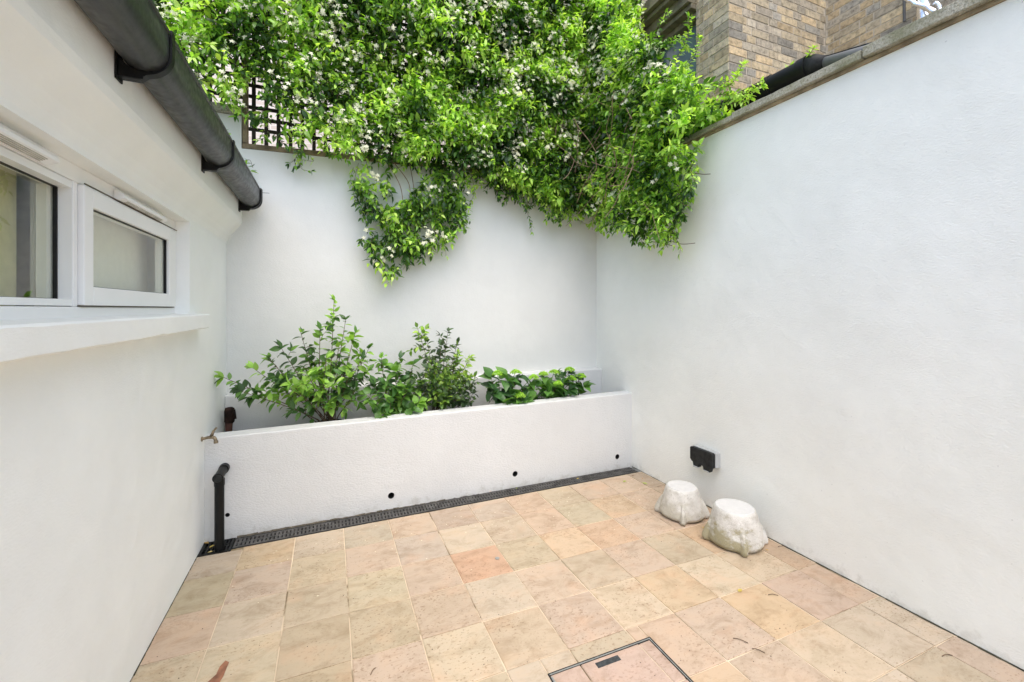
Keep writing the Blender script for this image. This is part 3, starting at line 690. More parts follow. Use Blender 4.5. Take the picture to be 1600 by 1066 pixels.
def sample(poly, n):
    p = np.array(poly); lo = p.min(0); hi = p.max(0); out = np.zeros((0, 2))
    while len(out) < n:
        q = rng.uniform(lo, hi, (n*2, 2)); out = np.concatenate([out, q[inpoly(q, poly)]])
    return out[:n]

JP = [(.024, .065, .014), (.048, .12, .02), (.11, .23, .03), (.22, .41, .05), (.40, .60, .09), (.56, .72, .18)]
jl = Leaves(); flowers = Leaves(); jst = MB()
def stems_fast(mb, A, B, r):
    """three-sided twigs between arrays of points"""
    A = np.asarray(A); B = np.asarray(B)
    for a_, b_ in zip(A, B):
        o = len(mb.v)
        mb.v += [tuple(a_+np.array((r, 0, 0))), tuple(a_+np.array((-r*.5, r*.8, 0))), tuple(a_+np.array((-r*.5, -r*.8, 0))), tuple(b_+np.array((r*.6, 0, 0))), tuple(b_+np.array((-r*.3, r*.5, 0))), tuple(b_+np.array((-r*.3, -r*.5, 0)))]
        mb.f += [(o, o+1, o+4, o+3), (o+1, o+2, o+5, o+4), (o+2, o, o+3, o+5)]; mb.mi += [0]*3
def sprigs(P, D, pairs=4, L=.076, sp=.028, pal_=JP, seed=1, out=None, size=None):
    """opposite leaf pairs along a short drooping shoot, with a tip rosette"""
    n = len(P); D = norm(D); size = rng.uniform(.75, 1.2, n) if size is None else size
    ref = norm(rng.normal(size=(n, 3))); A = norm(np.cross(D, ref)); B = np.cross(D, A)
    end = P+D*(sp*(pairs-1))[:, None] if np.ndim(sp) else P+D*(sp*(pairs-1))
    base_k = rng.uniform(-.25, .35, n)
    for i in range(pairs):
        Q = P+D*sp*i+np.array([0, 0, -.006*i*i*.5]); Dd = norm(D+np.array([0, 0, -.10*i]))
        for sgn in (1, -1):
            side = (A if i % 2 == 0 else B)*sgn
            ld = norm(side*rng.uniform(.7, 1.1, (n, 1))+Dd*rng.uniform(.35, .9, (n, 1))+rng.normal(0, .22, (n, 3))+np.array([0, 0, -.18]))
            nn = norm(np.array([0, -.25, 1.0])+rng.normal(0, .42, (n, 3)) + (0 if out is None else out*.6))
            l = L*size*rng.uniform(.75, 1.15, n)*(1-.10*i)
            keep = rng.random(n) > .12
            c_ = leafcol(Q, pal_, seed)*(1+.18*i/pairs)
            jl_t.add(Q[keep], ld[keep], nn[keep], l[keep], l[keep]*rng.uniform(.17, .24, n)[keep], c_[keep], rng.uniform(.1, .45, n)[keep])
    stems_fast(jst, P-D*.02, end, .0014)
    return end
jl_t = jl
PC, PS = math.cos(YAW), math.sin(YAW)
def onY(u, v, Y):
    dx = (u-800)/680; zc = Y/(PC-dx*PS); return (dx*zc*PC+zc*PS, 1.5-(v-483)/680*zc)
def onX(u, v, X):
    dx = (u-800)/680; zc = X/(dx*PC+PS); return (zc*PC-dx*zc*PS, 1.5-(v-483)/680*zc)

# --- curtain A on the trellis (world polygon in X,Z) ---
outA = [(120, -60), (190, 0), (235, 60), (275, 110), (318, 158), (372, 172), (392, 205), (440, 222), (520, 232), (560, 246), (640, 250), (740, 262), (770, 285), (830, 300), (880, 325), (960, 330), (985, 300), (985, -60)]
PA = [onY(u, v, 3.86) for u, v in outA]
n1 = 8200; q = sample(PA, n1)
bulge = np.array([noise.noise(Vector((x*1.8, z*2.2, 4))) for x, z in q])*.10
depth = rng.random(n1)**.8*.26
ybase = 3.985-depth-.05-bulge*(.5+depth)
P = np.stack([q[:, 0], ybase, q[:, 1]], 1)
# thin out toward the lower left so trellis and daylight show between shoots
th_ = np.array([noise.noise(Vector((x*3.2, 7, z*3.2))) for x, z in q])
px = q[:, 0]; pz = q[:, 1]
thin = (px < .55) & (pz < 3.35) & (rng.random(n1) < np.clip(.50-.40*(px+.6)/1.1-th_*.8, .0, .80))
thin |= (px < -.3) & (rng.random(n1) < .12+th_*.5)
P = P[~thin]
D = norm(np.stack([rng.normal(0, .6, len(P)), -np.abs(rng.normal(.55, .35, len(P))), rng.normal(-.15, .55, len(P))], 1))
sprigs(P, D, 4, seed=1)
sA = P
nb_ = 3200; q2 = sample(PA, nb_); q2 = q2[(q2[:, 0] > .35) | (q2[:, 1] > 3.75)]; P = np.stack([q2[:, 0], 3.975-rng.random(len(q2))*.09, q2[:, 1]], 1)
D = norm(np.stack([rng.normal(0, .8, len(P)), -np.abs(rng.normal(.2, .2, len(P))), rng.normal(-.2, .6, len(P))], 1)); sprigs(P, D, 4, seed=6, pal_=JP[:3])  # rear leaves use only the dark greens: shade in the gaps painted in
# --- hanging clump below the trellis, mid-left ---
outC = [(548, 250), (556, 300), (575, 340), (560, 375), (590, 405), (600, 430), (625, 418), (655, 395), (690, 380), (718, 372), (722, 335), (728, 310), (738, 268), (700, 252), (640, 300), (620, 305), (600, 262)]
PCp = [onY(u, v, 3.86) for u, v in outC]
q = sample(PCp, 520); q = q[np.array([noise.noise(Vector((a_*7, 3, b_*7))) for a_, b_ in q]) > -.14]; P = np.stack([q[:, 0], 3.96-rng.random(len(q))**1.0*.20, q[:, 1]], 1)
keep = rng.random(len(P)) > .10; P = P[keep]
D = norm(np.stack([rng.normal(0, .5, len(P)), -np.abs(rng.normal(.4, .3, len(P))), rng.normal(-.55, .4, len(P))], 1)); sprigs(P, D, 4, seed=2)
# --- mass over the corner and the side wall (Y,Z on the plane x=2.5) ---
outB = [(925, 372-40), (930, -60), (955, -10), (985, 32), (1010, 68), (1040, 70), (1062, 100), (1100, 128), (1096, 180), (1088, 225), (1078, 262), (1068, 300), (1062, 345), (1052, 372), (1010, 368), (985, 345), (955, 335)]
PB = [onX(u, v, 2.5) for u, v in outB]
n2 = 3000; q = sample(PB, n2); hb_ = np.array([noise.noise(Vector((y*4.5, z*4.5, 21))) for y, z in q]); q = q[hb_ > -.17]; n2 = len(q)
thk = np.array([noise.noise(Vector((y*2.4, z*2.4, 9))) for y, z in q])*.10
P = np.stack([2.60-rng.random(n2)**.8*.26-thk*.8, q[:, 0], q[:, 1]], 1)
D = norm(np.stack([-np.abs(rng.normal(.45, .4, n2)), rng.normal(-.3, .5, n2), rng.normal(.05, .55, n2)], 1)); sprigs(P, D, 4, seed=3)
# --- sprawl on top of the neighbour's lean-to ---
n3 = 900
q = np.stack([rng.uniform(2.62, 3.20, n3), rng.uniform(2.50, 4.0, n3)], 1)
hgt = 2.98+.42*np.clip((q[:, 1]-2.45)/1.0, 0, 1)*np.clip(1.15-(q[:, 0]-2.6)*.8, 0, 1)+.08*np.array([noise.noise(Vector((a_*3, b_*3, 0))) for a_, b_ in q])
P = np.stack([q[:, 0], q[:, 1], 2.93+(hgt-2.93)*rng.random(n3)**.6], 1)
D = norm(np.stack([rng.normal(-.1, .6, n3), rng.normal(-.35, .5, n3), np.abs(rng.normal(.4, .4, n3))], 1)); sprigs(P, D, 4, pal_=JP[1:], seed=4)
# --- trailing strands with paired leaves ---
def strand(pts, r=.0022, every=.035, L=.05, pal_=JP, leaf_from=0.0, mb=jst):
    c_ = curve_pts(pts, 6); mb.tube(c_, [r*(1-.5*i/len(c_)) for i in range(len(c_))], 4, False)
    d_ = 0; tot = sum((c_[i+1]-c_[i]).length for i in range(len(c_)-1)); acc = 0; nxt = tot*leaf_from
    Pp = []; Dd = []
    for i in range(len(c_)-1):
        seg_ = c_[i+1]-c_[i]; acc += seg_.length
        while acc >= nxt:
            t_ = seg_.normalized(); a_ = t_.orthogonal().normalized(); a_.rotate(Matrix.Rotation(random.uniform(0, 6.28), 3, t_))
            for s_ in (1, -1):
                if random.random() < .85: Pp.append(c_[i+1]); Dd.append(a_*s_+t_*.7+Vector((0, 0, -.25)))
            nxt += every*random.uniform(.7, 1.4)
    for k in range(3): Pp.append(c_[-1]); Dd.append((c_[-1]-c_[-2]).normalized()+Vector([random.uniform(-.7, .7) for _ in range(3)]))
    Pp = np.array(Pp); Dd = np.array(Dd); n_ = len(Pp); l = L*rng.uniform(.6, 1.1, n_)
    jl.add(Pp, Dd, norm(np.array([0, -.4, 1.])+rng.normal(0, .5, (n_, 3))), l, l*.2, leafcol(Pp, pal_, 5), rng.uniform(.1, .4, n_))
def sA_(u, v, Y=3.86): x_, z_ = onY(u, v, Y); return (x_, Y, z_)
def sB_(u, v, X=2.5): y_, z_ = onX(u, v, X); return (X, y_, z_)
for L_ in ([(690, 262), (712, 290), (722, 325), (733, 322)], [(735, 268), (741, 300), (732, 322), (728, 328)], [(826, 300), (824, 330), (830, 350), (831, 362)], [(805, 290), (818, 315), (838, 318)],
           [(850, 305), (872, 325), (890, 338)], [(470, 232), (460, 250), (452, 256)], [(474, 236), (470, 262), (486, 268)], [(480, 240), (490, 252), (468, 250), (460, 262)], [(560, 255), (552, 300), (565, 330), (572, 345)],
           [(552, 262), (548, 285), (556, 300)], [(640, 370), (690, 385), (697, 400)], [(600, 400), (598, 420), (606, 432)], [(350, 205), (352, 215), (354, 222)], [(345, 215), (358, 232)]):
    strand([sA_(u, v, 3.90) for u, v in L_], every=.03)
for L_ in ([(900, 300), (905, 340), (915, 350), (925, 352)], [(930, 320), (935, 345), (942, 362)], [(975, 330), (985, 368), (990, 378)], [(1020, 340), (1020, 360), (1040, 372)], [(1050, 360), (1062, 385), (1062, 396)],
           [(1060, 300), (1055, 350), (1045, 378)], [(1085, 250), (1078, 268), (1072, 290)], [(1000, 340), (1012, 372), (1018, 362)]):
    strand([sB_(u, v, 2.46) for u, v in L_], every=.03)
for L_ in ([(1060, 240), (1072, 266), (1095, 272), (1110, 272)], [(1018, 340), (1040, 370), (1062, 381), (1086, 380)], [(990, 350), (995, 380), (1020, 378), (1050, 384)]):
    jst.tube(curve_pts([sB_(u, v, 2.55) for u, v in L_], 8), .0028, 5)
# ragged fringe along the lower edges
edge = [(400, 205), (450, 224), (520, 234), (560, 250), (735, 262), (770, 285), (800, 296), (830, 300), (855, 312), (880, 325), (905, 330)]
for k in range(46):
    i = random.randrange(len(edge)-1) if k > 8 else random.randrange(5, len(edge)-1); f = random.random(); u = edge[i][0]*(1-f)+edge[i+1][0]*f; v = edge[i][1]*(1-f)+edge[i+1][1]*f-6; ln = random.uniform(12, 34) if u > 540 else random.uniform(8, 18)
    strand([sA_(u, v, 3.86), sA_(u+random.uniform(-8, 8), v+ln*.6, 3.82), sA_(u+random.uniform(-18, 18), v+ln, 3.80)], every=.024, L=.055)
edge = [(925, 335), (960, 345), (985, 355), (1010, 368), (1040, 370), (1060, 340), (1070, 300), (1080, 260)]
for k in range(40):
    i = random.randrange(len(edge)-1); f = random.random(); u = edge[i][0]*(1-f)+edge[i+1][0]*f; v = edge[i][1]*(1-f)+edge[i+1][1]*f-8; ln = random.uniform(10, 30)
    strand([sB_(u, v, 2.46), sB_(u+random.uniform(-8, 6), v+ln*.6, 2.42), sB_(u+random.uniform(-15, 8), v+ln, 2.40)], every=.024, L=.055)
# shoots rising above the top at right and over the lean-to
for L_ in ([(1100, 140), (1130, 125), (1150, 112)], [(1120, 150), (1165, 140), (1190, 126)], [(1090, 170), (1130, 160), (1172, 150)], [(1100, 130), (1140, 132), (1160, 100)], [(1060, 90), (1075, 60), (1080, 28)], [(1060, 110), (1080, 90), (1092, 60)],
           [(1010, 70), (1030, 45), (1040, 20)], [(1150, 150), (1160, 165), (1168, 172)], [(1130, 150), (1170, 146), (1186, 136)], [(980, 40), (985, 20), (980, 4)], [(1040, 75), (1060, 55), (1070, 70)]):
    strand([sB_(u, v, 2.72) for u, v in L_], every=.022, L=.048, pal_=JP[2:])
    strand([sB_(u+random.uniform(-8, 8), v+random.uniform(-2, 8), 2.66) for u, v in L_], every=.022, L=.048, pal_=JP[2:])
for u, v in ((1262, 84), (1256, 92), (1225, 112)):
    strand([sB_(u, v+8, 2.92), sB_(u+4, v, 2.92), sB_(u+9, v-8, 2.92)], every=.014, L=.045, pal_=JP[4:])
# shoots poking past the gutter at left
for L_ in ([(395, 262), (390, 250), (378, 252)], [(352, 225), (355, 215), (352, 207)], [(385, 270), (392, 268)]):
    strand([sA_(u, v, 3.9) for u, v in L_], every=.022, L=.05)
# woody tangle
woody = []
for k in range(60):
    u = random.uniform(860, 1010); v = random.uniform(230, 320) if k % 2 else random.uniform(140, 300)
    X_ = random.uniform(2.16, 2.34); p0 = Vector(sB_(max(u, 900), v, X_)); 
    dd = Vector((random.uniform(-.25, .1), random.uniform(-.5, .5), random.uniform(-.35, .35)))
    pts = [p0+dd*t_+Vector([random.uniform(-.03, .03) for _ in range(3)]) for t_ in (0, .35, .7, 1)]
    pts = [Vector((min(p.x, 2.58), min(p.y, 3.88), p.z)) for p in pts]
    woody.append((curve_pts(pts, 5), random.uniform(.0018, .0034)))
for L_ in ([(886, 110), (890, 160), (905, 205), (925, 220)], [(888, 130), (878, 200), (872, 260)], [(893, 130), (915, 165), (935, 185)], [(740, 80), (780, 110), (840, 120)], [(870, 255), (905, 255), (950, 235)], [(880, 290), (920, 270), (965, 225)], [(875, 170), (868, 210), (872, 262)], [(606, 255), (625, 290), (630, 320)], [(612, 250), (638, 285), (640, 310)], [(640, 255), (646, 290), (650, 330)]):
    woody.append((curve_pts([sA_(u, v, 3.70) if v < 240 and u > 560 and u < 950 and not (600 < u < 660) else sA_(u, v, 3.88) for u, v in L_], 6), .0036))
# --- flowers: five-petal pinwheels in loose clusters ---
def pinwheels(Cn, N, r=.0215):
    n_ = len(Cn); N = norm(N); A = norm(np.cross(N, norm(rng.normal(size=(n_, 3))))); B = np.cross(N, A)
    for k in range(5):
        a_ = 2*math.pi*k/5; Dp = A*math.cos(a_)+B*math.sin(a_)
        l = np.full(n_, r)*rng.uniform(.85, 1.15, n_)
        flowers.add(Cn, Dp, N, l, l*.26, np.clip(np.array([[.88, .87, .64]])*rng.uniform(.9, 1.05, (n_, 1)), 0, 1), .15)
def clusters(Pc, outv, m=(3, 8), R_=.026):
    Pq = []; Nq = []
    for p in Pc:
        for _ in range(random.randint(*m)):
            Pq.append(p+rng.normal(0, R_, 3)); Nq.append(np.array(outv)+rng.normal(0, .5, 3))
    pinwheels(np.array(Pq), np.array(Nq))
idx = rng.permutation(len(sA)); cand = sA[idx]
fn = np.array([noise.noise(Vector((p[0]*1.7, 3, p[2]*1.7))) for p in cand]); wgt = .45+.25*(cand[:, 2] > 3.6)+fn*.6
cand = cand[rng.random(len(cand)) < wgt][:760]; 
cand = cand.copy(); cand[:, 1] = np.minimum(cand[:, 1], 3.78-.04*rng.random(len(cand)))-.05
clusters(cand, (0, -1, .3))
q = sample(PB, 60); Pq = np.stack([np.full(60, 2.34)+rng.random(60)*.06, q[:, 0], q[:, 1]], 1)
clusters(Pq[Pq[:, 2] > 2.45], (-.9, -.5, .3)); q = sample([onX(u, v, 2.5) for u, v in ((935, 0), (1000, 60), (1060, 90), (1090, 130), (1060, 200), (960, 160), (925, 60))], 90); clusters(np.stack([np.full(90, 2.33)+rng.random(90)*.08, q[:, 0], q[:, 1]], 1), (-.9, -.5, .5))
q = sample(PCp, 16); clusters(np.stack([q[:, 0], np.full(16, 3.74), q[:, 1]], 1), (0, -1, .2), (2, 5))
jm = thing('climbing_jasmine', 'star jasmine with white flowers covering the trellis and spilling over the walls', 'climbing plant', (1.2, 3.9, 2.8))
jl.build('foliage', M['leaf'], jm)
flowers.build('flowers', M['petal'], jm)['kind'] = 'stuff'
jst.build('shoots', M['bark'], jm); None
for p_, r_ in woody:
    mb = MB(); mb.tube(p_, r_, 6); mb.build('woody_stem', M['barklight'], jm, smooth=True)

# ---------------- planter shrubs ----------------
def shrub(name, label, cat, base, ends, L, wr, pal_, seed, twig=3, leaves_per=.022, ground=.56, wood='bark', droop=.3, spread=.6, start=.25, stemr=.004, tl=(.06, .16), cup=0):
    rnd = random.Random(seed); o = thing(name, label, cat, base); st = MB(); lv = Leaves(True); B0 = Vector(base)
    Pp = []; Dd = []
    def leafy(c_, fr):
        tot = sum((c_[i+1]-c_[i]).length for i in range(len(c_)-1)); acc = 0; nxt = tot*fr; side = rnd.uniform(0, 6.28)
        for i in range(len(c_)-1):
            s_ = c_[i+1]-c_[i]; acc += s_.length
            while acc >= nxt and s_.length > 1e-6:
                t_ = s_.normalized(); a_ = t_.orthogonal().normalized(); a_.rotate(Matrix.Rotation(side, 3, t_)); side += 2.4
                Pp.append(c_[i+1]); Dd.append(a_+t_*spread+Vector((0, 0, rnd.uniform(-.3, .1)))); nxt += leaves_per*rnd.uniform(.7, 1.3)
        for _ in range(3): Pp.append(c_[-1]); Dd.append((c_[-1]-c_[-2]).normalized()*1.0+Vector([rnd.uniform(-.8, .8) for _ in range(3)]))
    for e in ends:
        E_ = Vector(e); b = B0+Vector((rnd.uniform(-.04, .04), rnd.uniform(-.03, .03), 0))
        mid = b.lerp(E_, .5)+Vector((rnd.uniform(-.03, .03), rnd.uniform(-.03, .03), rnd.uniform(.0, .05)*(1 if E_.z-b.z < .9*abs(E_.x-b.x)+.2 else 0)))
        c_ = curve_pts([b, b.lerp(mid, .5)+Vector((0, 0, .02)), mid, mid.lerp(E_, .6), E_], 6)
        st.tube(c_, [stemr*(1-.65*i/len(c_)) for i in range(len(c_))], 6); leafy(c_, .5 if twig else start)
        for k in range(twig):
            f = rnd.uniform(start, .9); p = c_[int(f*(len(c_)-1))]
            dv = Vector((rnd.gauss(0, 1), rnd.gauss(0, .7), rnd.gauss(.35, .6))).normalized()
            if (E_-b).normalized().z < .8: dv = (dv+(E_-b).normalized()*.7).normalized()
            ln = rnd.uniform(*tl); q_ = [p, p+dv*ln*.5+Vector((0, 0, .01)), p+dv*ln]
            q_ = [Vector((v_.x, min(v_.y, 3.87 if v_.z < .9 else 3.96), v_.z)) for v_ in q_]
            t2 = curve_pts(q_, 5); st.tube(t2, [stemr*.45*(1-.5*i/len(t2)) for i in range(len(t2))], 5); leafy(t2, .15)
    Pp = np.array(Pp); Dd = np.array(Dd); n_ = len(Pp)
    ld = norm(Dd+rng.normal(0, .15, (n_, 3))); l = L*rng.uniform(.6, 1.15, n_)
    lv.add(Pp, ld, norm(np.array([0, -.25, 1.])+rng.normal(0, .35, (n_, 3))), l, l*wr*rng.uniform(.85, 1.15, n_), leafcol(Pp, pal_, seed, 5.0), rng.uniform(droop*.4, droop*1.4, n_))
    lv.build('foliage', M['shrubleaf'], o); st.build('stems', M[wood], o, smooth=True)
    return o, lv
SP = [tuple(c_*1.2 for c_ in q_) for q_ in [(.045, .095, .03), (.06, .14, .03), (.10, .21, .04), (.18, .33, .05), (.27, .45, .08)]]
SD = [tuple(c_*1.25 for c_ in q_) for q_ in [(.045, .075, .035), (.06, .11, .035), (.11, .20, .04), (.20, .34, .05), (.32, .46, .08)]]
HP = [tuple(c_*1.2 for c_ in q_) for q_ in [(.03, .08, .026), (.045, .115, .03), (.065, .155, .035), (.11, .23, .045)]]
HY = [tuple(c_*1.1 for c_ in q_) for q_ in [(.06, .14, .04), (.095, .20, .045), (.15, .30, .05), (.23, .42, .07)]]
def at(u, v, Y): x_, z_ = onY(u, v, Y); return (x_, Y, z_)
ends1 = [at(522, 470, 3.66), at(540, 500, 3.70), at(500, 515, 3.62), at(470, 520, 3.70), at(576, 545, 3.66), at(565, 560, 3.55), at(420, 560, 3.62), at(350, 590, 3.60), at(378, 612, 3.52), at(440, 545, 3.60), at(395, 575, 3.68), at(455, 600, 3.50), at(460, 640, 3.52),
         at(510, 560, 3.5), at(545, 590, 3.48), at(555, 610, 3.5), at(490, 570, 3.75), at(530, 540, 3.62), at(480, 585, 3.45), at(555, 520, 3.68), at(505, 600, 3.44), at(575, 580, 3.60), at(430, 590, 3.60)]
shrub('leafy_shrub', 'largest open shrub in the planter, tall spike and long branch reaching left', 'shrub', (.0, 3.66, .565), ends1, .076, .25, SP, 21, 4, .026, start=.38, tl=(.04, .11), stemr=.0045)
ends2 = [at(596, 560, 3.62), at(600, 600, 3.52), at(580, 625, 3.48), at(620, 580, 3.60), at(645, 570, 3.62), at(635, 610, 3.5), at(610, 630, 3.47), at(655, 600, 3.55), at(585, 600, 3.56), at(640, 640, 3.47), at(625, 560, 3.70), at(590, 640, 3.42), at(655, 630, 3.48), at(610, 600, 3.70)]
shrub('leafy_shrub', 'low broad-leaved green shrub in the middle left of the planter', 'shrub', (.46, 3.60, .565), ends2, .088, .33, HY, 22, 2, .022, start=.3, tl=(.04, .09), spread=.35, droop=.45)
ends3 = [at(652, 512, 3.68), at(668, 535, 3.68), at(700, 518, 3.70), at(690, 540, 3.62), at(715, 535, 3.72), at(735, 560, 3.64), at(745, 600, 3.56), at(740, 625, 3.5), at(720, 580, 3.56), at(680, 570, 3.56), at(705, 600, 3.48), at(725, 620, 3.46), at(680, 610, 3.48), at(665, 560, 3.66), at(700, 560, 3.72), at(655, 590, 3.55), at(715, 555, 3.60), at(690, 630, 3.46), at(735, 590, 3.70), at(695, 585, 3.6)]
shrub('leafy_shrub', 'bushy small-leaved shrub with yellowish edges and two tall tips beside the broad-leaved one', 'shrub', (.83, 3.64, .565), ends3, .058, .26, SD, 23, 7, .018, start=.35, tl=(.05, .12), stemr=.0038)
def hydrangea(label, base, ends, heads, seed):
    o, _ = shrub('hydrangea', label, 'hydrangea', base, ends, .105, .38, HP, seed, 1, .024, start=.35, tl=(.03, .06), spread=.25, droop=.5, wood='bark')
    for hp in heads:
        hl = Leaves(); c0 = Vector(hp); r_ = random.uniform(.042, .055)
        n_ = 320; ph_ = rng.random(n_)*2*math.pi; rr_ = np.sqrt(rng.random(n_))*r_
        Q = np.stack([c0.x+rr_*np.cos(ph_), c0.y+rr_*np.sin(ph_), c0.z+.012-(rr_/r_)**2*.030+rng.normal(0, .003, n_)], 1)
        for k in range(3):
            dd_ = norm(rng.normal(size=(n_, 3))*np.array([1, 1, .4])); l = np.full(n_, .0085)
            hl.add(Q, dd_, norm(np.array([0, -.3, 1.])+rng.normal(0, .4, (n_, 3))), l, l*.42, np.array([[.42, .66, .08]])*rng.uniform(.75, 1.35, (n_, 1)), .1)
        hl.build('flower_head', M['lime'], o)
        q_ = MB(); q_.tube(curve_pts([Vector(base)+Vector((0, 0, .02)), Vector(base).lerp(c0, .6)+Vector((0, 0, .02)), c0], 4), .0026, 5); q_.build('flower_stalk', plain('green_stalk', (.06, .14, .03), .6), o)
hd1 = [at(777, 582, 3.60), at(806, 580, 3.60), at(834, 588, 3.58), at(812, 616, 3.46)]
e4 = [at(768, 590, 3.6), at(790, 590, 3.62), at(808, 590, 3.62), at(832, 597, 3.6), at(775, 615, 3.5), at(800, 618, 3.5), at(825, 620, 3.5), at(790, 630, 3.45), at(818, 630, 3.44), at(768, 605, 3.66), at(838, 605, 3.6), at(800, 600, 3.7)]
hydrangea('hydrangea with dark leaves and lime green flower heads, the left one of two', (1.42, 3.62, .565), e4, hd1, 31)
hd2 = [at(849, 583, 3.66), at(866, 580, 3.60), at(890, 576, 3.64), at(872, 598, 3.50), at(893, 590, 3.56), at(908, 586, 3.60)]
e5 = [at(850, 590, 3.66), at(868, 588, 3.6), at(888, 584, 3.66), at(905, 594, 3.62), at(912, 604, 3.56), at(868, 606, 3.5), at(890, 608, 3.5), at(880, 600, 3.55), at(858, 600, 3.6), at(900, 600, 3.68), at(875, 590, 3.72), at(856, 612, 3.52)]
hydrangea('hydrangea with dark leaves and lime green flower heads, nearest the right wall', (1.86, 3.64, .565), e5, hd2, 32)
# sunken black nursery pots
def pot(base, r, label):
    o = thing('nursery_pot', label, 'plant pot', (*base[:2], .54)); mb = MB(); n = 28; x_, y_ = base[:2]
    ring = lambda rr, z_: [(x_+rr*math.cos(2*math.pi*k/n), y_+rr*math.sin(2*math.pi*k/n), z_) for k in range(n)]
    vs = ring(r*.86, .45)+ring(r*.98, .60)+ring(r*1.05, .602)+ring(r*1.05, .622)+ring(r, .622)+ring(r*.97, .598)
    mb.add(vs, [(j*n+k, j*n+(k+1) % n, (j+1)*n+(k+1) % n, (j+1)*n+k) for j in range(5) for k in range(n)]); mb.build('pot', M['blackmatte'], o, smooth=True, autosmooth=True)
    mb = MB(); mb.add(ring(r*.975, .6)+[(x_, y_, .608)], [(k, (k+1) % n, n) for k in range(n)]); mb.build('compost', M['soil'], o)
pot((.0, 3.66), .105, 'sunken black plastic pot holding the largest open shrub')
pot((.83, 3.64), .11, 'sunken black plastic pot holding the bushy small-leaved shrub')
pot((1.42, 3.62), .09, 'sunken black plastic pot under the left hydrangea')
pot((1.86, 3.64), .115, 'sunken black plastic pot under the hydrangea nearest the right wall')
# irrigation bits
ir = thing('drip_hose', 'thin black irrigation hose looping between the two hydrangeas', 'hose', (1.62, 3.6, .57))
mb = MB(); mb.tube(curve_pts([at(838, 632, 3.50), at(842, 618, 3.52), at(850, 612, 3.54), at(857, 620, 3.52), at(859, 634, 3.5)], 6), .003, 6); mb.tube(curve_pts([(2.2, 3.6, .575), (1.9, 3.52, .60), (1.6, 3.50, .59), (1.2, 3.52, .585), (.6, 3.5, .58)], 8), .006, 8); mb.build('hose', M['black'], ir, smooth=True)
sk2 = thing('plant_stake', 'short black stake with a tag behind the right-hand hydrangea', 'stake', (2.0, 3.7, .56))
x_, _, z_ = at(904, 610, 3.74); mb = MB(); mb.tube([(x_, 3.74, .55), (x_, 3.74, .80)], .005, 8); mb.build('rod', M['black'], sk2); mb = MB(); mb.box(x_+.005, x_+.06, 3.737, 3.743, .79, .86); mb.build('tag', M['black'], sk2, bevel=.002)

# ---------------- pipe along the coping ----------------
bpipe = thing('black_pipe', 'thick black plastic pipe lying behind the coping of the right wall', 'pipe', (2.93, 2.5, 3.0))
px0 = 2.955; pzf = lambda y: 3.118+.004*(y-1.9)
mb = MB(); mb.tube([(px0, 1.92, pzf(1.92)), (px0, 4.0, pzf(4.0))], .068, 24); mb.build('pipe', M['black'], bpipe, smooth=True, autosmooth=True)
for y in (1.94, 2.20, 2.50):
    z_ = pzf(y); mb = MB(); mb.tube([(px0, y-.03, z_), (px0, y-.028, z_), (px0, y+.028, z_), (px0, y+.03, z_)], [.068, .075, .075, .068], 24); mb.build('collar', M['black'], bpipe, smooth=True, autosmooth=True)
mb = MB(); mb.tube([(px0, 1.91, 3.118), (px0, 1.875, 3.112), (px0, 1.81, 3.095)], [.070, .064, .040], 24); mb.build('reducer', M['blackmatte'], bpipe, smooth=True)
mb = MB(); mb.tube([(px0, 1.82, 3.095), (px0, 1.58, 3.04), (px0, 1.0, 2.96)], .034, 18); mb.build('thin_pipe', plain('grey_pipe', (.16, .16, .155), .5), bpipe, smooth=True)
mb = MB(); mb.tube([(px0, 1.84, 3.135), (px0, 1.58, 3.078), (px0, 1.3, 3.0)], .008, 8); mb.build('strap', M['black'], bpipe, smooth=True)
mb = MB(); mb.hexa([(2.90, -1.5, 2.90), (4.6, -1.5, 2.96), (4.6, 2.81, 2.96), (2.90, 4.1, 2.90), (2.90, -1.5, 2.94), (4.6, -1.5, 3.0), (4.6, 2.81, 3.0), (2.90, 4.1, 2.94)]); mb.build('lean_to_roof', M['slate'], nb)
# foil-wrapped bundle on the brick wall
fo = thing('foil_duct', 'crumpled silver foil-wrapped ducting against the brick wall at top right', 'duct', (4.4, 2.0, 3.9))
def wX(u, v, X): y_, z_ = onX(u, v, X); return Vector((X, y_, z_))
mb = MB()
def crumple(a_, b_, r0, r1, sd_):
    n_ = 16; pts = [a_.lerp(b_, i/n_) for i in range(n_+1)]; o_ = len(mb.v); mb.tube(pts, [r0+(r1-r0)*i/n_ for i in range(n_+1)], 14)
    for i in range(o_, len(mb.v)):
        p = Vector(mb.v[i]); mb.v[i] = tuple(p+noise.noise_vector(p*14+Vector((sd_, 0, 0)))*.010+noise.noise_vector(p*40)*.006)
crumple(wX(1443, -60, 4.42), wX(1444, 36, 4.42), .042, .05, 1); crumple(wX(1412, -2, 4.36), wX(1462, 18, 4.36), .012, .02, 2); crumple(wX(1463, 4, 4.42), wX(1474, 20, 4.42), .018, .01, 4)
mb.build('foil', M['foil'], fo, smooth=True)
mb = MB(); mb.tube([wX(1412, -60, 4.52), wX(1413, 34, 4.52)], .011, 10); mb.build('rod', plain('grey_rod', (.10, .10, .095), .6), fo)
# small nails and a wire on walls
nl = thing('wall_wire', 'thin wire sticking out of the back wall beside the gutter end', 'wire', (-.5, 3.98, 2.5))
mb = MB(); mb.tube([sA_(404, 301, 3.93), sA_(421, 302, 3.93)], .0016, 5); mb.build('wire', M['black'], nl)
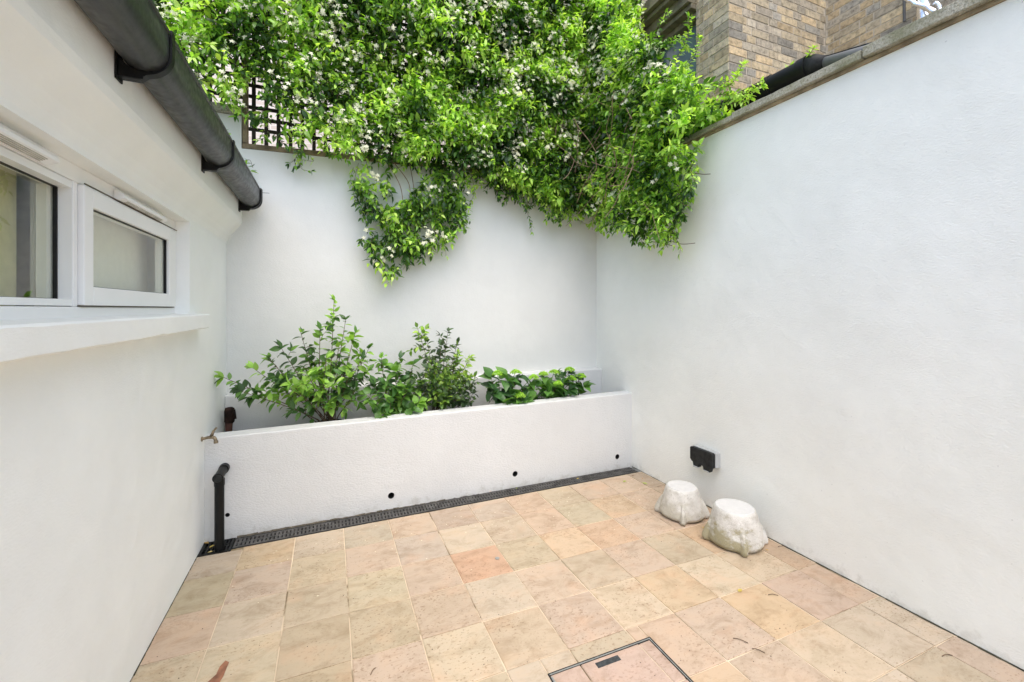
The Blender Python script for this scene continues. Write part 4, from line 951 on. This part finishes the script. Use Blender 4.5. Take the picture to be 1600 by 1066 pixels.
# ---------------- debris ----------------
def floor_pt(u, v): zc = 680*1.5/(v-483); xc = (u-800)/680*zc; return (xc*PC+zc*PS, zc*PC-xc*PS)
def fleaf(u, v, L, col, rot, label, z=.003, cat='leaf', name='fallen_leaf', grp='fallen leaves on the patio'):
    x_, y_ = floor_pt(u, v); lf = Leaves()
    lf.add(np.array([[x_, y_, z]]), np.array([[math.cos(rot), math.sin(rot), .05]]), np.array([[0, 0, 1.]]), [L], [L*.24], np.array([col]), .04)
    o = lf.build(name, M['deadleaf'], None); tag(o, label, cat, grp)
YL = (.55, .42, .10); GR_ = (.36, .46, .08); BR = (.20, .10, .05)
for a_ in ((974, 754, .045, GR_, .4, 'pale green leaf on the paving near the right end of the drain'), (1012, 757, .05, GR_, 2.2, 'long green leaf on the paving by the right wall, behind the stone pots'),
          (1154, 926, .04, YL, .3, 'yellow leaf on the paving in front of the mossy stone pot'), (1099, 826, .02, YL, 1.0, 'tiny yellow leaf between the two stone pots'), (1201, 861, .018, (.6, .38, .06), 2, 'small orange leaf touching the right side of the mossy stone pot'),
          (987, 744, .03, BR, 0, 'brown leaf beside the far end of the drain'), (1004, 749, .022, (.40, .18, .06), 1, 'rusty brown leaf near the far right corner'),
          (327, 857, .04, YL, .9, 'yellow leaf on the gully grate'), (326, 850, .05, (.40, .26, .08), 2.4, 'ochre leaf on the gully grate behind the yellow one'), (333, 862, .03, (.62, .50, .20), 3.4, 'pale yellow leaf at the front of the gully grate'),
          (752, 770, .04, (.42, .24, .10), .2, 'curled brown leaf on the middle of the drain'), (765, 769, .03, (.50, .20, .06), .5, 'orange brown leaf on the drain just right of the curled brown one'), (877, 749, .04, (.42, .26, .13), 1.2, 'brown leaf on the drain right of the middle weep hole'), (901, 749, .03, YL, .2, 'yellow leaf on the drain towards its right end'),
          (806, 764, .02, GR_, .2, 'small green leaf on the drain just below the middle weep hole')):
    fleaf(*a_)
tw = []
for k, (u, v, L, rot, lb) in enumerate(((1208, 931, .05, -.5, 'dark twig on the paving right of the yellow leaf'), (1480, 1026, .05, -.3, 'dark curled twig on the slab nearest the lower right corner'), (583, 1050, .035, .9, 'small dark twig on the paving at the bottom centre'), (1157, 1002, .06, -.9, 'thin dark twig on the paving right of the inspection cover'), (1185, 1018, .05, -.9, 'thin brown twig near the bottom edge right of the inspection cover'), (1222, 855, .05, -.4, 'twig lying beside the right wall near the mossy pot'))):
    x_, y_ = floor_pt(u, v); mb = MB(); dx_, dy_ = math.cos(rot)*L/2, math.sin(rot)*L/2
    mb.tube(curve_pts([(x_-dx_, y_-dy_, .003), (x_, y_+.004, .006), (x_+dx_, y_+dy_, .003)], 4), .0018, 5); tag(mb.build('twig', M['bark']), lb, 'twig', 'twigs on the patio')
x_, y_ = floor_pt(777, 873); mb = MB(); mb.tube([(x_, y_, .0), (x_, y_, .004), (x_, y_, .0045)], [.013, .013, .011], 20); tag(mb.build('metal_disc', M['steel']), 'small round metal disc on the orange paving slab', 'disc')
mb = Leaves()      # fallen petals gathered by the planter and under the climber
pp = np.stack([rng.uniform(-.5, 2.6, 90), 3.17-np.abs(rng.normal(0, .35, 90)), np.full(90, .003)], 1)
mb.add(pp, np.c_[rng.normal(size=(90, 2)), np.zeros(90)], np.tile([0, 0, 1.], (90, 1)), rng.uniform(.006, .013, 90), np.full(90, .0025), np.tile([.8, .76, .6], (90, 1)), .05)
tag(mb.build('fallen_petals', M['deadleaf'], None), 'tiny pale petals scattered over the paving near the drain', 'petals', kind='stuff')
mb = MB()      # crumbs of grit scattered on slabs
for k in range(420):
    x_ = random.uniform(-.7, 2.6); y_ = random.uniform(.9, 3.15); s_ = random.uniform(.0008, .0026)
    mb.add([(x_-s_, y_-s_, .0008), (x_+s_, y_-s_*.6, .0008), (x_+s_*.7, y_+s_, .0008), (x_-s_*.8, y_+s_*.7, .0008), (x_, y_, .0008+s_)], [(0, 1, 4), (1, 2, 4), (2, 3, 4), (3, 0, 4)])
tag(mb.build('grit', M['soil']), 'dark grit and crumbs scattered over the paving slabs', 'grit', kind='stuff')
